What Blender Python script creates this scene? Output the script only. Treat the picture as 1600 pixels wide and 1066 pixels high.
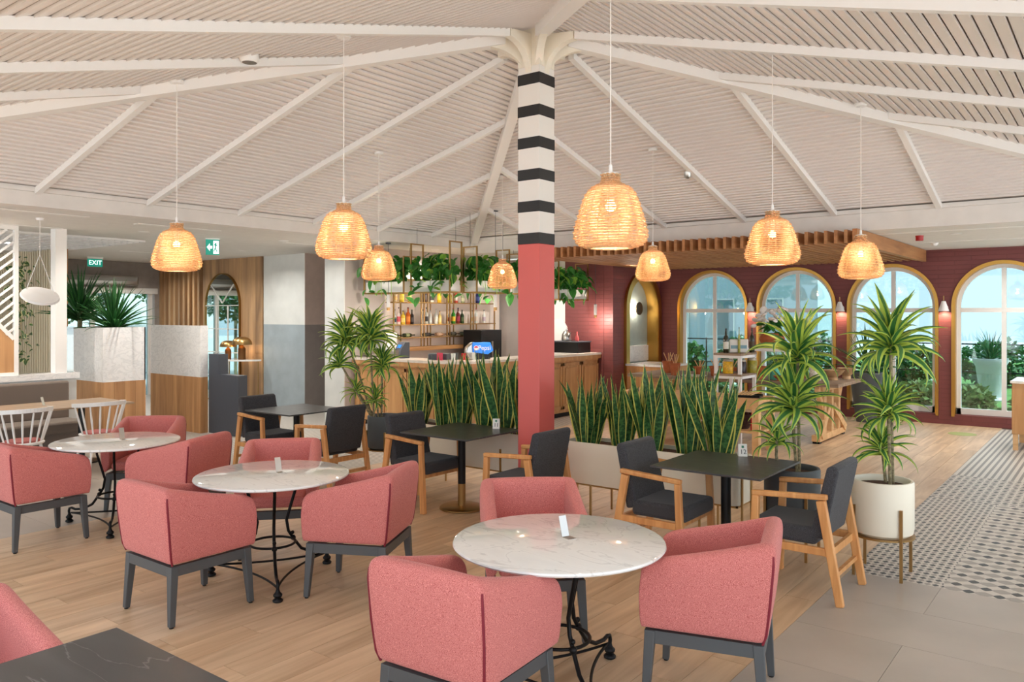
import bpy, math, random
from mathutils import Vector, Matrix
R = math.radians
random.seed(7)
for o in list(bpy.data.objects): bpy.data.objects.remove(o)
S = bpy.context.scene
COL = S.collection
# ------------------------------------------------ camera, sky, light, exposure
cam = bpy.data.cameras.new('camera'); cam_o = bpy.data.objects.new('camera', cam); COL.objects.link(cam_o)
cam_o.location = (4.444, -6.17, 1.88); cam_o.rotation_euler = (R(90), 0, R(37.5))
cam.sensor_width = 36; cam.lens = 28.125; cam.shift_y = -43/1600; cam.clip_end = 300
S.camera = cam_o
W = bpy.data.worlds.new('sky'); S.world = W; W.use_nodes = True
wb = W.node_tree.nodes['Background']; wb.inputs[0].default_value = (.80, .90, 1.0, 1); wb.inputs[1].default_value = 1.2
sun = bpy.data.lights.new('sun', 'SUN'); sun.energy = 6.0; sun.angle = R(6); sun.color = (1, .985, .97)
sun_o = bpy.data.objects.new('sun', sun); COL.objects.link(sun_o); sun_o.rotation_euler = (R(0), R(36), R(8))
S.view_settings.view_transform = 'Standard'; S.view_settings.look = 'None'; S.view_settings.gamma = 1
S.view_settings.use_curve_mapping = False; S.view_settings.exposure = 0.98

S.cycles.max_bounces = 16; S.cycles.diffuse_bounces = 8; S.cycles.transparent_max_bounces = 16

# ------------------------------------------------ helpers
def lin(c):
    return tuple((x/255/12.92 if x/255 <= .04045 else ((x/255+.055)/1.055)**2.4) for x in c)
def new_mat(name):
    m = bpy.data.materials.new(name); m.use_nodes = True
    n = m.node_tree.nodes; return m, n, m.node_tree.links, n['Principled BSDF']
def ramp(n, pts):
    r = n.new('ShaderNodeValToRGB'); e = r.color_ramp.elements
    while len(e) < len(pts): e.new(.5)
    for i, (p, c) in enumerate(pts): e[i].position = p; e[i].color = (*c, 1)
    return r
def coords(n, l, kind='Object', scale=(1, 1, 1), rnd=False, rot=(0, 0, 0)):
    t = n.new('ShaderNodeTexCoord'); mp = n.new('ShaderNodeMapping'); mp.inputs['Scale'].default_value = scale
    mp.inputs['Rotation'].default_value = rot
    l.new(t.outputs[kind], mp.inputs['Vector'])
    if rnd:
        oi = n.new('ShaderNodeObjectInfo'); ml = n.new('ShaderNodeMath'); ml.operation = 'MULTIPLY'; ml.inputs[1].default_value = 37
        l.new(oi.outputs['Random'], ml.inputs[0]); l.new(ml.outputs[0], mp.inputs['Location'])
    return mp
def M(name, col, rough=.5, metal=0, var=0, scale=8, bump=0, bscale=None, spec=.5, emit=None, es=0, trans=0, coat=0, kind='Object'):
    m, n, l, b = new_mat(name); c = lin(col)
    b.inputs['Base Color'].default_value = (*c, 1); b.inputs['Roughness'].default_value = rough; b.inputs['Metallic'].default_value = metal
    b.inputs['Specular IOR Level'].default_value = spec
    if coat: b.inputs['Coat Weight'].default_value = coat; b.inputs['Coat Roughness'].default_value = .08
    if var or bump:
        mp = coords(n, l, kind); no = n.new('ShaderNodeTexNoise'); no.inputs['Scale'].default_value = scale; no.inputs['Detail'].default_value = 5
        l.new(mp.outputs[0], no.inputs['Vector'])
        if var:
            r = ramp(n, [(.3, tuple(x*(1-var) for x in c)), (.7, tuple(min(1, x*(1+var)) for x in c))])
            l.new(no.outputs['Fac'], r.inputs[0]); l.new(r.outputs[0], b.inputs['Base Color'])
        if bump:
            n2 = no
            if bscale:
                n2 = n.new('ShaderNodeTexNoise'); n2.inputs['Scale'].default_value = bscale; l.new(mp.outputs[0], n2.inputs['Vector'])
            bp = n.new('ShaderNodeBump'); bp.inputs['Strength'].default_value = bump; bp.inputs['Distance'].default_value = .01
            l.new(n2.outputs['Fac'], bp.inputs['Height']); l.new(bp.outputs[0], b.inputs['Normal'])
    if es: b.inputs['Emission Color'].default_value = (*lin(emit), 1); b.inputs['Emission Strength'].default_value = es
    return m
def wood(name, c1, c2, axis=2, s=6, rough=.45, rnd=True, jit=.12, bump=.06):
    m, n, l, b = new_mat(name); sc = [s*4]*3; sc[axis] = s*.35
    mp = coords(n, l, 'Object', sc, rnd); no = n.new('ShaderNodeTexNoise'); no.inputs['Scale'].default_value = 1; no.inputs['Detail'].default_value = 6; no.inputs['Distortion'].default_value = .6
    l.new(mp.outputs[0], no.inputs['Vector'])
    r = ramp(n, [(.28, lin(c1)), (.72, lin(c2))]); l.new(no.outputs['Fac'], r.inputs[0])
    h = n.new('ShaderNodeHueSaturation'); oi = n.new('ShaderNodeObjectInfo'); mr = n.new('ShaderNodeMapRange')
    mr.inputs['To Min'].default_value = 1-jit; mr.inputs['To Max'].default_value = 1+jit
    l.new(oi.outputs['Random'], mr.inputs['Value']); l.new(mr.outputs[0], h.inputs['Value']); l.new(r.outputs[0], h.inputs['Color'])
    l.new(h.outputs[0], b.inputs['Base Color']); b.inputs['Roughness'].default_value = rough
    bp = n.new('ShaderNodeBump'); bp.inputs['Strength'].default_value = bump; bp.inputs['Distance'].default_value = .005
    l.new(no.outputs['Fac'], bp.inputs['Height']); l.new(bp.outputs[0], b.inputs['Normal'])
    return m
def marble(name, base, vein, scale=2.5, rough=.15, w=.035, rot=(0, 0, .6), k=.5, rnd=False, sc=(1, 2.2, 1), dist=1.3):
    m, n, l, b = new_mat(name); mp = coords(n, l, 'Object', sc, rnd, rot)
    no = n.new('ShaderNodeTexNoise'); no.inputs['Scale'].default_value = scale; no.inputs['Detail'].default_value = 7; no.inputs['Distortion'].default_value = dist
    l.new(mp.outputs[0], no.inputs['Vector'])
    lb, lv = lin(base), lin(vein); mid = tuple(lb[i]*(1-k*.35)+lv[i]*k*.35 for i in range(3))
    r = ramp(n, [(.25, mid), (.5-w, lb), (.5, lv if k > .9 else tuple(lb[i]*(1-k)+lv[i]*k for i in range(3))), (.5+w, lb), (.8, mid)])
    l.new(no.outputs['Fac'], r.inputs[0]); l.new(r.outputs[0], b.inputs['Base Color']); b.inputs['Roughness'].default_value = rough
    return m
def fabric(name, c1, c2, scale=480, rough=.95):
    m, n, l, b = new_mat(name); mp = coords(n, l); no = n.new('ShaderNodeTexNoise'); no.inputs['Scale'].default_value = scale; no.inputs['Detail'].default_value = 2
    l.new(mp.outputs[0], no.inputs['Vector']); r = ramp(n, [(.36, lin(c1)), (.64, lin(c2))]); l.new(no.outputs['Fac'], r.inputs[0])
    l.new(r.outputs[0], b.inputs['Base Color']); b.inputs['Roughness'].default_value = rough; b.inputs['Specular IOR Level'].default_value = .15
    b.inputs['Sheen Weight'].default_value = .15
    bp = n.new('ShaderNodeBump'); bp.inputs['Strength'].default_value = .25; bp.inputs['Distance'].default_value = .003
    l.new(no.outputs['Fac'], bp.inputs['Height']); l.new(bp.outputs[0], b.inputs['Normal'])
    return m
def leafmat(name, centre, edge, dark=None, edge_at=.62, band=0, rough=.38):
    m, n, l, b = new_mat(name); t = n.new('ShaderNodeTexCoord'); sp = n.new('ShaderNodeSeparateXYZ'); l.new(t.outputs['UV'], sp.inputs[0])
    a = n.new('ShaderNodeMath'); a.operation = 'SUBTRACT'; a.inputs[1].default_value = .5; l.new(sp.outputs[0], a.inputs[0])
    ab = n.new('ShaderNodeMath'); ab.operation = 'ABSOLUTE'; l.new(a.outputs[0], ab.inputs[0])
    r = ramp(n, [(edge_at*.5-.03, lin(centre)), (edge_at*.5+.03, lin(edge))]); l.new(ab.outputs[0], r.inputs[0])
    out = r.outputs[0]
    if dark:
        mp = n.new('ShaderNodeMapping'); mp.inputs['Scale'].default_value = (1.5, 14, 1) if band else (5, 1.2, 1); l.new(t.outputs['UV'], mp.inputs[0])
        oi = n.new('ShaderNodeObjectInfo'); ml = n.new('ShaderNodeMath'); ml.operation = 'MULTIPLY'; ml.inputs[1].default_value = 19
        l.new(oi.outputs['Random'], ml.inputs[0]); l.new(ml.outputs[0], mp.inputs['Location'])
        no = n.new('ShaderNodeTexNoise'); no.inputs['Scale'].default_value = 2; no.inputs['Detail'].default_value = 3; l.new(mp.outputs[0], no.inputs['Vector'])
        r2 = ramp(n, [(.42, lin(dark)), (.6, lin(centre))]); l.new(no.outputs['Fac'], r2.inputs[0])
        mx = n.new('ShaderNodeMix'); mx.data_type = 'RGBA'; th = n.new('ShaderNodeMath'); th.operation = 'LESS_THAN'; th.inputs[1].default_value = edge_at*.5
        l.new(ab.outputs[0], th.inputs[0]); l.new(th.outputs[0], mx.inputs[0]); l.new(out, mx.inputs[6]); l.new(r2.outputs[0], mx.inputs[7]); out = mx.outputs[2]
    l.new(out, b.inputs['Base Color']); b.inputs['Roughness'].default_value = rough
    tr = n.new('ShaderNodeBsdfTranslucent'); l.new(out, tr.inputs[0]); ms = n.new('ShaderNodeMixShader'); ms.inputs[0].default_value = .25
    l.new(b.outputs[0], ms.inputs[1]); l.new(tr.outputs[0], ms.inputs[2]); l.new(ms.outputs[0], n['Material Output'].inputs[0])
    return m
def glassmat(name, tint=(235, 245, 243), refl=.07):
    m, n, l, b = new_mat(name); n.remove(b)
    t = n.new('ShaderNodeBsdfTransparent'); t.inputs[0].default_value = (*lin(tint), 1); g = n.new('ShaderNodeBsdfGlossy'); g.inputs['Roughness'].default_value = .02
    ms = n.new('ShaderNodeMixShader'); ms.inputs[0].default_value = refl
    l.new(t.outputs[0], ms.inputs[1]); l.new(g.outputs[0], ms.inputs[2]); l.new(ms.outputs[0], n['Material Output'].inputs[0]); return m

class MB:
    def __init__(s): s.v = []; s.f = []; s.uv = {}
    def add(s, vs, fs):
        k = len(s.v); s.v += [tuple(v) for v in vs]; s.f += [tuple(i+k for i in f) for f in fs]; return s
    def box(s, x0, x1, y0, y1, z0, z1, Mx=None):
        vs = [Vector(p) for p in ((x0,y0,z0),(x1,y0,z0),(x1,y1,z0),(x0,y1,z0),(x0,y0,z1),(x1,y0,z1),(x1,y1,z1),(x0,y1,z1))]
        if Mx: vs = [Mx @ v for v in vs]
        return s.add(vs, [(0,3,2,1),(4,5,6,7),(0,1,5,4),(1,2,6,5),(2,3,7,6),(3,0,4,7)])
    def hull8(s, lo, hi): return s.add(list(lo)+list(hi), [(0,3,2,1),(4,5,6,7),(0,1,5,4),(1,2,6,5),(2,3,7,6),(3,0,4,7)])
    def bar(s, p, q, w, h=None, up=(0, 0, 1), w2=None, h2=None):
        p, q = Vector(p), Vector(q); h = h or w; w2 = w2 or w; h2 = h2 or h; d = (q-p).normalized(); u = Vector(up)
        if abs(d.dot(u)) > .98: u = Vector((0, 1, 0))
        a = d.cross(u).normalized(); b = a.cross(d).normalized()
        return s.hull8([p-a*w/2-b*h/2, p+a*w/2-b*h/2, p+a*w/2+b*h/2, p-a*w/2+b*h/2], [q-a*w2/2-b*h2/2, q+a*w2/2-b*h2/2, q+a*w2/2+b*h2/2, q-a*w2/2+b*h2/2])
    def tube(s, pts, r, n=8, closed=False, cap=True):
        pts = [Vector(p) for p in pts]; N = len(pts); rs = r if isinstance(r, (list, tuple)) else [r]*N
        up = None; rings = []
        for i, p in enumerate(pts):
            if closed: t = pts[(i+1) % N]-pts[i-1]
            else: t = pts[min(i+1, N-1)]-pts[max(i-1, 0)]
            t.normalize()
            if up is None:
                a = Vector((0, 0, 1)) if abs(t.z) < .9 else Vector((1, 0, 0)); up = (a-t*a.dot(t)).normalized()
            else: up = (up-t*up.dot(t)).normalized()
            b = t.cross(up); rings.append([p+(up*math.cos(2*math.pi*j/n)+b*math.sin(2*math.pi*j/n))*rs[i] for j in range(n)])
        k = len(s.v); 
        for rg in rings: s.v += [tuple(v) for v in rg]
        for i in range(N if closed else N-1):
            i2 = (i+1) % N
            for j in range(n): s.f.append((k+i*n+j, k+i*n+(j+1) % n, k+i2*n+(j+1) % n, k+i2*n+j))
        if cap and not closed: s.f.append(tuple(k+j for j in range(n))[::-1]); s.f.append(tuple(k+(N-1)*n+j for j in range(n)))
        return s
    def lathe(s, prof, n=24, c=(0, 0, 0), cap=True):
        k = len(s.v)
        for r, z in prof:
            for j in range(n):
                a = 2*math.pi*j/n; s.v.append((c[0]+r*math.cos(a), c[1]+r*math.sin(a), c[2]+z))
        for i in range(len(prof)-1):
            for j in range(n): s.f.append((k+i*n+j, k+i*n+(j+1) % n, k+(i+1)*n+(j+1) % n, k+(i+1)*n+j))
        if cap:
            if prof[0][0] > .0005: s.f.append(tuple(k+j for j in range(n))[::-1])
            if prof[-1][0] > .0005: s.f.append(tuple(k+(len(prof)-1)*n+j for j in range(n)))
        return s
    def prism(s, poly, c0, c1, mp):   # polygon in a plane, extruded from c0 to c1 through mp(a, b, c)
        k = len(poly); s.add([mp(a, b, c0) for a, b in poly]+[mp(a, b, c1) for a, b in poly],
              [tuple(range(k))[::-1], tuple(range(k, 2*k))]+[(i, (i+1) % k, (i+1) % k+k, i+k) for i in range(k)]); return s
    def ball(s, c, r, n=12, m=8, sq=(1, 1, 1)):
        prof = [(max(1e-4, math.sin(math.pi*i/m)), -math.cos(math.pi*i/m)) for i in range(m+1)]
        k = len(s.v); s.lathe(prof, n, cap=False)
        for i in range(k, len(s.v)): v = s.v[i]; s.v[i] = (c[0]+v[0]*r*sq[0], c[1]+v[1]*r*sq[1], c[2]+v[2]*r*sq[2])
        return s
    def mesh(s, name, mat, smooth=None):
        me = bpy.data.meshes.new(name); me.from_pydata(s.v, [], s.f); me.materials.append(mat)
        if s.uv:
            ul = me.uv_layers.new(name='UVMap')
            for lp in me.loops: ul.data[lp.index].uv = s.uv.get(lp.vertex_index, (0, 0))
        me.update(); me.validate()
        if smooth is not None:
            me.shade_smooth()
            if smooth < 180: me.set_sharp_from_angle(angle=R(smooth))
        return me
    def obj(s, name, mat, parent=None, loc=(0, 0, 0), rot=(0, 0, 0), smooth=None, bevel=0, sub=0, seg=2):
        me = s.mesh(name, mat, smooth); o = put(name, me, parent, loc, rot)
        if bevel:
            b = o.modifiers.new('bevel', 'BEVEL'); b.width = bevel; b.segments = seg; b.limit_method = 'ANGLE'; b.angle_limit = R(40)
            if smooth is None: me.shade_smooth(); me.set_sharp_from_angle(angle=R(50))
        if sub: m = o.modifiers.new('sub', 'SUBSURF'); m.levels = sub; m.render_levels = sub
        return o
def put(name, me, parent=None, loc=(0, 0, 0), rot=(0, 0, 0), scale=None):
    o = bpy.data.objects.new(name, me); COL.objects.link(o); o.parent = parent; o.location = loc; o.rotation_euler = rot
    if scale: o.scale = scale if isinstance(scale, (tuple, list)) else (scale,)*3
    return o
def tag(o, label, cat, group=None):
    o['label'] = label; o['category'] = cat
    if group: o['group'] = group
    return o
def thing(name, label, cat, loc=(0, 0, 0), rz=0, group=None):
    o = put(name, None, None, loc, (0, 0, rz)); o.empty_display_size = .1; return tag(o, label, cat, group)
def struct(o): o['kind'] = 'structure'; return o
def sroot(name, loc=(0, 0, 0), rz=0): return struct(put(name, None, None, loc, (0, 0, rz)))
def dup(root, loc, rz, label, group=None):
    r = root.copy(); COL.objects.link(r); r.location = loc; r.rotation_euler = (0, 0, rz); r['label'] = label
    if group: r['group'] = group
    for ch in list(root.children):
        c = ch.copy(); COL.objects.link(c); c.parent = r
        for g in list(ch.children): d = g.copy(); COL.objects.link(d); d.parent = c
    return r
def text(name, body, size, mat, parent, loc, rot, thick=.002, align='CENTER'):
    cu = bpy.data.curves.new(name, 'FONT'); cu.body = body; cu.size = size; cu.extrude = thick; cu.align_x = align; cu.align_y = 'CENTER'
    to = bpy.data.objects.new(name, cu); COL.objects.link(to); dg = bpy.context.evaluated_depsgraph_get()
    me = bpy.data.meshes.new_from_object(to.evaluated_get(dg)); bpy.data.objects.remove(to); me.materials.clear(); me.materials.append(mat)
    return put(name, me, parent, loc, rot)
def lamp(name, kind, loc, energy, color, parent=None, size=.05, rot=(0, 0, 0), spot=None):
    L = bpy.data.lights.new(name, kind); L.energy = energy; L.color = color
    if kind == 'AREA': L.size = size
    else: L.shadow_soft_size = size
    if spot: L.spot_size = R(spot); L.spot_blend = .6
    o = bpy.data.objects.new(name, L); COL.objects.link(o); o.parent = parent; o.location = loc; o.rotation_euler = rot; return o
CX, CY, CH = 4.444, -6.17, 1.88
def proj(x, y, z):   # where a world point falls in the 1600 x 1066 frame, to decide which pieces are worth their own object
    s, c = math.sin(R(37.5)), math.cos(R(37.5)); dx, dy = x-CX, y-CY
    X = c*dx+s*dy; D = -s*dx+c*dy
    return (800+1250*X/D, 490+1250*(CH-z)/D, D) if D > .2 else (-9999, 0, D)
def seen(x, y, z=0, m=120):
    a, b, d = proj(x, y, z); return d > .3 and -m < a < 1600+m and -m < b < 1066+m*1.5

# ------------------------------------------------ materials
mSlat = M('ceiling_slat', (234, 227, 222), .4); mWhite = M('white_paint', (237, 235, 232), .45); mDeck = M('roof_deck', (205, 193, 183), .8)
mCeil = M('flat_ceiling', (222, 220, 215), .8, var=.03); mFascia = M('fascia_plaster', (226, 222, 217), .7, var=.04, scale=5)
mCapital = M('capital_cream', (236, 229, 214), .55, var=.04, scale=4); mPinkCol = M('pink_paint', (214, 100, 94), .5); mBlack = M('black_band', (34, 33, 34), .5)
mColWhite = M('column_white', (234, 230, 224), .55)
mOak = [wood('oak_plank', (188, 156, 122), (224, 196, 162), 1, 3.2, .42, True, .09)]
mStone = M('stone_tile', (178, 168, 157), .4, var=.1, scale=1.6, bump=.03, bscale=60)
mGrout = M('grout', (150, 140, 128), .9)
mFabric = fabric('pink_fabric', (164, 72, 72), (230, 150, 142)); mSeam = M('seam_red', (122, 24, 42), .7)
mGreyLeg = M('grey_lacquer', (78, 80, 82), .45); mCharcoal = fabric('charcoal_fabric', (46, 46, 49), (82, 82, 86), 240); mAsh = wood('ash_wood', (196, 132, 74), (230, 172, 110), 2, 5, .45, False, .06)
mMarble = marble('white_marble', (240, 240, 238), (140, 138, 140), 2.2, .06, .022, k=.28, sc=(1, 2.6, 1))
mIron = M('wrought_iron', (26, 24, 25), .45, .6); mSlate = marble('dark_slate', (60, 60, 61), (150, 150, 148), .9, .3, .0035, rot=(0, 0, .5), k=.45, sc=(.5, 3.6, 1), dist=.35)
mPole = M('black_pole', (24, 24, 25), .35, .4); mBrass = M('aged_brass', (176, 142, 92), .35, 1, var=.1, scale=6); mGold = M('satin_gold', (196, 152, 78), .32, 1)
mSteel = M('brushed_steel', (190, 188, 184), .28, 1); mCream = M('cream_lacquer', (238, 231, 212), .4); mPotGrey = M('grey_pot', (78, 84, 88), .55, var=.05)
mSoil = M('bark_soil', (84, 52, 36), .95, var=.5, scale=60, bump=.6); mStem = M('cane_stem', (138, 128, 98), .85, var=.55, scale=45, bump=.5)
mDrac = leafmat('dracaena_leaf', (86, 142, 78), (192, 214, 94), (60, 118, 64), .5); mSans = leafmat('snake_leaf', (78, 128, 72), (226, 218, 112), (42, 84, 50), .78, band=1)
mYucca = leafmat('yucca_leaf', (44, 96, 48), (62, 118, 54), (28, 70, 38), .7); mPothos = leafmat('pothos_leaf', (66, 140, 56), (84, 158, 60), (48, 112, 46), .9)
mPothosLight = leafmat('pothos_young_leaf', (150, 196, 76), (164, 206, 80), (120, 176, 64), .9)
mIvy = leafmat('ivy_leaf', (62, 96, 52), (206, 210, 150), (50, 82, 46), .75)
mRedWall = None
mTerrace = M('terrace_paving', (200, 200, 199), .85, var=.05); mLawn = M('lawn_green', (96, 140, 66), .95, var=.35, scale=14, bump=.5); 
mHedge = leafmat('hedge_leaf', (78, 130, 70), (100, 150, 80), (52, 98, 52), .9); mGlass = glassmat('window_glass', (202, 219, 222), .09)
mPVC = M('white_window_frame', (226, 224, 220), .4); mWicker = None
mBulb = M('bulb_glow', (255, 214, 150), .4, emit=(255, 214, 150), es=9)
mMarbleWall = marble('partition_marble', (234, 232, 229), (170, 170, 170), 5, .22, .06, k=.28, sc=(1, 1, 1.6)); mOakWall = wood('oak_cladding', (164, 116, 72), (206, 158, 108), 2, 2.4, .5, True, .08)
mRustic = wood('rustic_oak', (132, 102, 74), (208, 168, 122), 2, 1.2, .55, True, .1); mPine = wood('pine', (206, 160, 108), (232, 192, 142), 0, 3, .6, True, .06)
mGreyTop = wood('weathered_top', (118, 98, 80), (160, 138, 116), 0, 4, .7, True, .08)
mPlaster = M('pale_plaster', (214, 216, 212), .75, var=.05, scale=3.5); mBluePl = M('blue_grey_plaster', (158, 170, 176), .7, var=.09, scale=4); mGreyPl = M('warm_grey_plaster', (176, 166, 160), .75, var=.05, scale=3)
mBrown = fabric('brown_upholstery', (104, 92, 84), (128, 116, 106), 200); mDarkGrey = M('dark_grey_laminate', (70, 74, 82), .5)
mBarWood = wood('bar_oak', (190, 138, 86), (214, 166, 112), 2, 3, .45, False, .04); mBarTop = marble('bar_top', (238, 228, 214), (200, 190, 180), 3, .2, .04, k=.3)
mTerra = M('terracotta', (176, 98, 58), .8, var=.15, scale=14); mPergola = wood('pergola_oak', (150, 98, 58), (188, 134, 86), 1, 3, .55, True, .06)
def wicker():
    m, n, l, b = new_mat('wicker'); mp = coords(n, l); no = n.new('ShaderNodeTexNoise'); no.inputs['Scale'].default_value = 70; l.new(mp.outputs[0], no.inputs['Vector'])
    r = ramp(n, [(.3, lin((224, 186, 138))), (.7, lin((244, 220, 182)))]); l.new(no.outputs['Fac'], r.inputs[0]); l.new(r.outputs[0], b.inputs['Base Color']); b.inputs['Roughness'].default_value = .6
    t = n.new('ShaderNodeBsdfTranslucent'); l.new(r.outputs[0], t.inputs[0]); ms = n.new('ShaderNodeMixShader'); ms.inputs[0].default_value = .45
    l.new(b.outputs[0], ms.inputs[1]); l.new(t.outputs[0], ms.inputs[2]); l.new(ms.outputs[0], n['Material Output'].inputs[0]); return m
mWicker = wicker()
def brick(name, col, face='XZ'):
    m, n, l, b = new_mat(name); t = n.new('ShaderNodeTexCoord'); sp = n.new('ShaderNodeSeparateXYZ'); cb = n.new('ShaderNodeCombineXYZ'); l.new(t.outputs['Object'], sp.inputs[0])
    ad = n.new('ShaderNodeMath'); l.new(sp.outputs[0], ad.inputs[0]); l.new(sp.outputs[1], ad.inputs[1]); l.new(ad.outputs[0], cb.inputs[0]); l.new(sp.outputs[2], cb.inputs[1])
    bk = n.new('ShaderNodeTexBrick'); bk.inputs['Scale'].default_value = 1; bk.inputs['Brick Width'].default_value = .5; bk.inputs['Row Height'].default_value = .075; bk.inputs['Mortar Size'].default_value = .005; bk.inputs['Mortar Smooth'].default_value = .4
    c = lin(col); bk.inputs['Color1'].default_value = (*c, 1); bk.inputs['Color2'].default_value = (*(x*.93 for x in c), 1); bk.inputs['Mortar'].default_value = (*(x*.8 for x in c), 1)
    l.new(cb.outputs[0], bk.inputs['Vector']); l.new(bk.outputs['Color'], b.inputs['Base Color']); b.inputs['Roughness'].default_value = .55
    bp = n.new('ShaderNodeBump'); bp.invert = True; bp.inputs['Strength'].default_value = .6; bp.inputs['Distance'].default_value = .006; l.new(bk.outputs['Fac'], bp.inputs['Height']); l.new(bp.outputs[0], b.inputs['Normal']); return m
mRedWall = brick('burgundy_brick', (122, 64, 63))
def mosaic(name, px, py, rx, ry, gx, gy):   # printed cement tile: dark dots and grey lozenges on a pale ground
    m, n, l, b = new_mat(name); g = n.new('ShaderNodeNewGeometry'); sp = n.new('ShaderNodeSeparateXYZ'); l.new(g.outputs['Position'], sp.inputs[0])
    def mth(op, a, b_=None):
        q = n.new('ShaderNodeMath'); q.operation = op
        for i, x in enumerate((a, b_)):
            if x is None: continue
            if isinstance(x, (int, float)): q.inputs[i].default_value = x
            else: l.new(x, q.inputs[i])
        return q.outputs[0]
    def dots(ox, oy, rx_, ry_):
        u = mth('DIVIDE', mth('SUBTRACT', mth('FLOORED_MODULO', mth('ADD', sp.outputs[0], ox), px), px/2), rx_)
        v = mth('DIVIDE', mth('SUBTRACT', mth('FLOORED_MODULO', mth('ADD', sp.outputs[1], oy), py), py/2), ry_)
        return mth('LESS_THAN', mth('ADD', mth('ABSOLUTE', u), mth('POWER', mth('ABSOLUTE', v), 1.6)), 1)
    d = mth('MAXIMUM', dots(0, 0, rx, ry), dots(px/2, py/2, rx, ry)); e = mth('MAXIMUM', dots(px/2, 0, gx, gy), dots(0, py/2, gx, gy))
    mx = n.new('ShaderNodeMix'); mx.data_type = 'RGBA'; mx.inputs[6].default_value = (*lin((206, 199, 188)), 1); mx.inputs[7].default_value = (*lin((160, 152, 143)), 1); l.new(e, mx.inputs[0])
    my = n.new('ShaderNodeMix'); my.data_type = 'RGBA'; my.inputs[7].default_value = (*lin((52, 54, 54)), 1); l.new(mx.outputs[2], my.inputs[6]); l.new(d, my.inputs[0])
    l.new(my.outputs[2], b.inputs['Base Color']); b.inputs['Roughness'].default_value = .45; return m
mMosA = mosaic('mosaic_small', .10, .12, .022, .026, .020, .03); mMosB = mosaic('mosaic_large', .18, .24, .036, .042, .06, .05); mMosC = mosaic('mosaic_mid', .14, .18, .028, .034, .034, .05)
def stripes():
    m, n, l, b = new_mat('striped_tile'); g = n.new('ShaderNodeNewGeometry'); sp = n.new('ShaderNodeSeparateXYZ'); l.new(g.outputs['Position'], sp.inputs[0])
    a = n.new('ShaderNodeMath'); a.operation = 'FLOORED_MODULO'; a.inputs[1].default_value = .067; l.new(sp.outputs[0], a.inputs[0]); q = n.new('ShaderNodeMath'); q.operation = 'LESS_THAN'; q.inputs[1].default_value = .03; l.new(a.outputs[0], q.inputs[0])
    mx = n.new('ShaderNodeMix'); mx.data_type = 'RGBA'; mx.inputs[6].default_value = (*lin((204, 198, 188)), 1); mx.inputs[7].default_value = (*lin((132, 127, 122)), 1); l.new(q.outputs[0], mx.inputs[0]); l.new(mx.outputs[2], b.inputs['Base Color']); b.inputs['Roughness'].default_value = .45; return m
mStripe = stripes()
# ================================================ FLOOR
floor = struct(MB().box(-15, 9, -9.5, 9.3, -.10, -.012).obj('floor', mGrout))
WX0, WX1 = -3.0, 2.84
def pieces(cells, size, name, mat, parent, cap, gap=.003):
    """cells: piece centres; the ones that show largest become objects, the rest one joined part"""
    vis = [c for c in cells if seen(c[0], c[1])]; vis.sort(key=lambda c: proj(c[0], c[1], 0)[2])
    a, b = size[0]/2-gap/2, size[1]/2-gap/2
    me = MB().box(-a, a, -b, b, -.012, 0).mesh(name, mat)
    for x, y in vis[:cap]: put(name, me, parent, (x, y, 0))
    rest = vis[cap:]+[c for c in cells if not seen(c[0], c[1])]
    if rest:
        mb = MB()
        for x, y in rest: mb.box(x-a, x+a, y-b, y+b, -.012, 0)
        o = mb.obj(name+'_field', mat, parent); o['kind'] = 'stuff'
cells = []
nx = 29; pw = (WX1-WX0)/nx
for i in range(nx):
    off = (i*0.41) % 1.2
    y = -9.3+off
    while y+.6 < 9.1: cells.append((WX0+pw*(i+.5), y)); y += 1.2
    MB().box(WX0+pw*i+.0015, WX0+pw*(i+1)-.0015, y-.5985, 9.1, -.012, 0).obj('plank', mOak[0], floor)
pieces(cells, (pw, 1.2), 'plank', mOak[0], floor, 268)
# stone tiles right and left of the timber, up to the printed tiles
cells = []
for i in range(10):
    for j in range(16):
        cells.append((WX1+.3+.6*i, -.03-.3-.6*j-(0)))
cr = [(WX1+.6+1.2*i+(.6 if j % 2 else 0)-.6, -.335-.6*j) for i in range(6) for j in range(15)]
pieces([c for c in cr if c[0] > WX1+.55], (1.2, .6), 'stone_tile', mStone, floor, 60)
half = MB().box(-.299, .299, -.299, .299, -.012, 0).mesh('stone_tile', mStone)
for j in range(0, 15, 2): put('stone_tile', half, floor, (WX1+.3, -.335-.6*j, 0))
cl = [(WX0-.6-1.2*i, -.335-.6*j) for i in range(10) for j in range(15)]
pieces(cl, (1.2, .6), 'stone_tile', mStone, floor, 120)
# printed tiles
ca = [(WX1+.1+.2*i, .065+.2*j) for i in range(3) for j in range(15)]
pieces(ca, (.2, .2), 'patterned_tile', mMosA, floor, 90, .001)
cb_ = [(WX1+.7+.2*i, .065+.2*j) for i in range(6) for j in range(15)]
pieces(cb_, (.2, .2), 'patterned_tile', mMosB, floor, 100, .001)
cc = [(WX1+.1+.2*i, 3.065+.2*j) for i in range(9) for j in range(7)]
pieces(cc, (.2, .2), 'patterned_tile', mMosC, floor, 60, .001)
pieces([(WX1+.1+.2*i, 4.465+.2*j) for i in range(12) for j in range(23)], (.2, .2), 'striped_tile', mStripe, floor, 40, .001)
MB().box(WX1+1.8, 9, -.035, 4.365, -.012, 0).obj('patterned_tile_field', mMosB, floor)['kind'] = 'stuff'
MB().box(WX1+2.4, 9, 4.365, 9.1, -.012, 0).obj('striped_tile_field', mStripe, floor)['kind'] = 'stuff'
pieces([(WX0-.1-.2*i, .065+.2*j) for i in range(20) for j in range(9)], (.2, .2), 'striped_tile', mStripe, floor, 60, .001)
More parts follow.
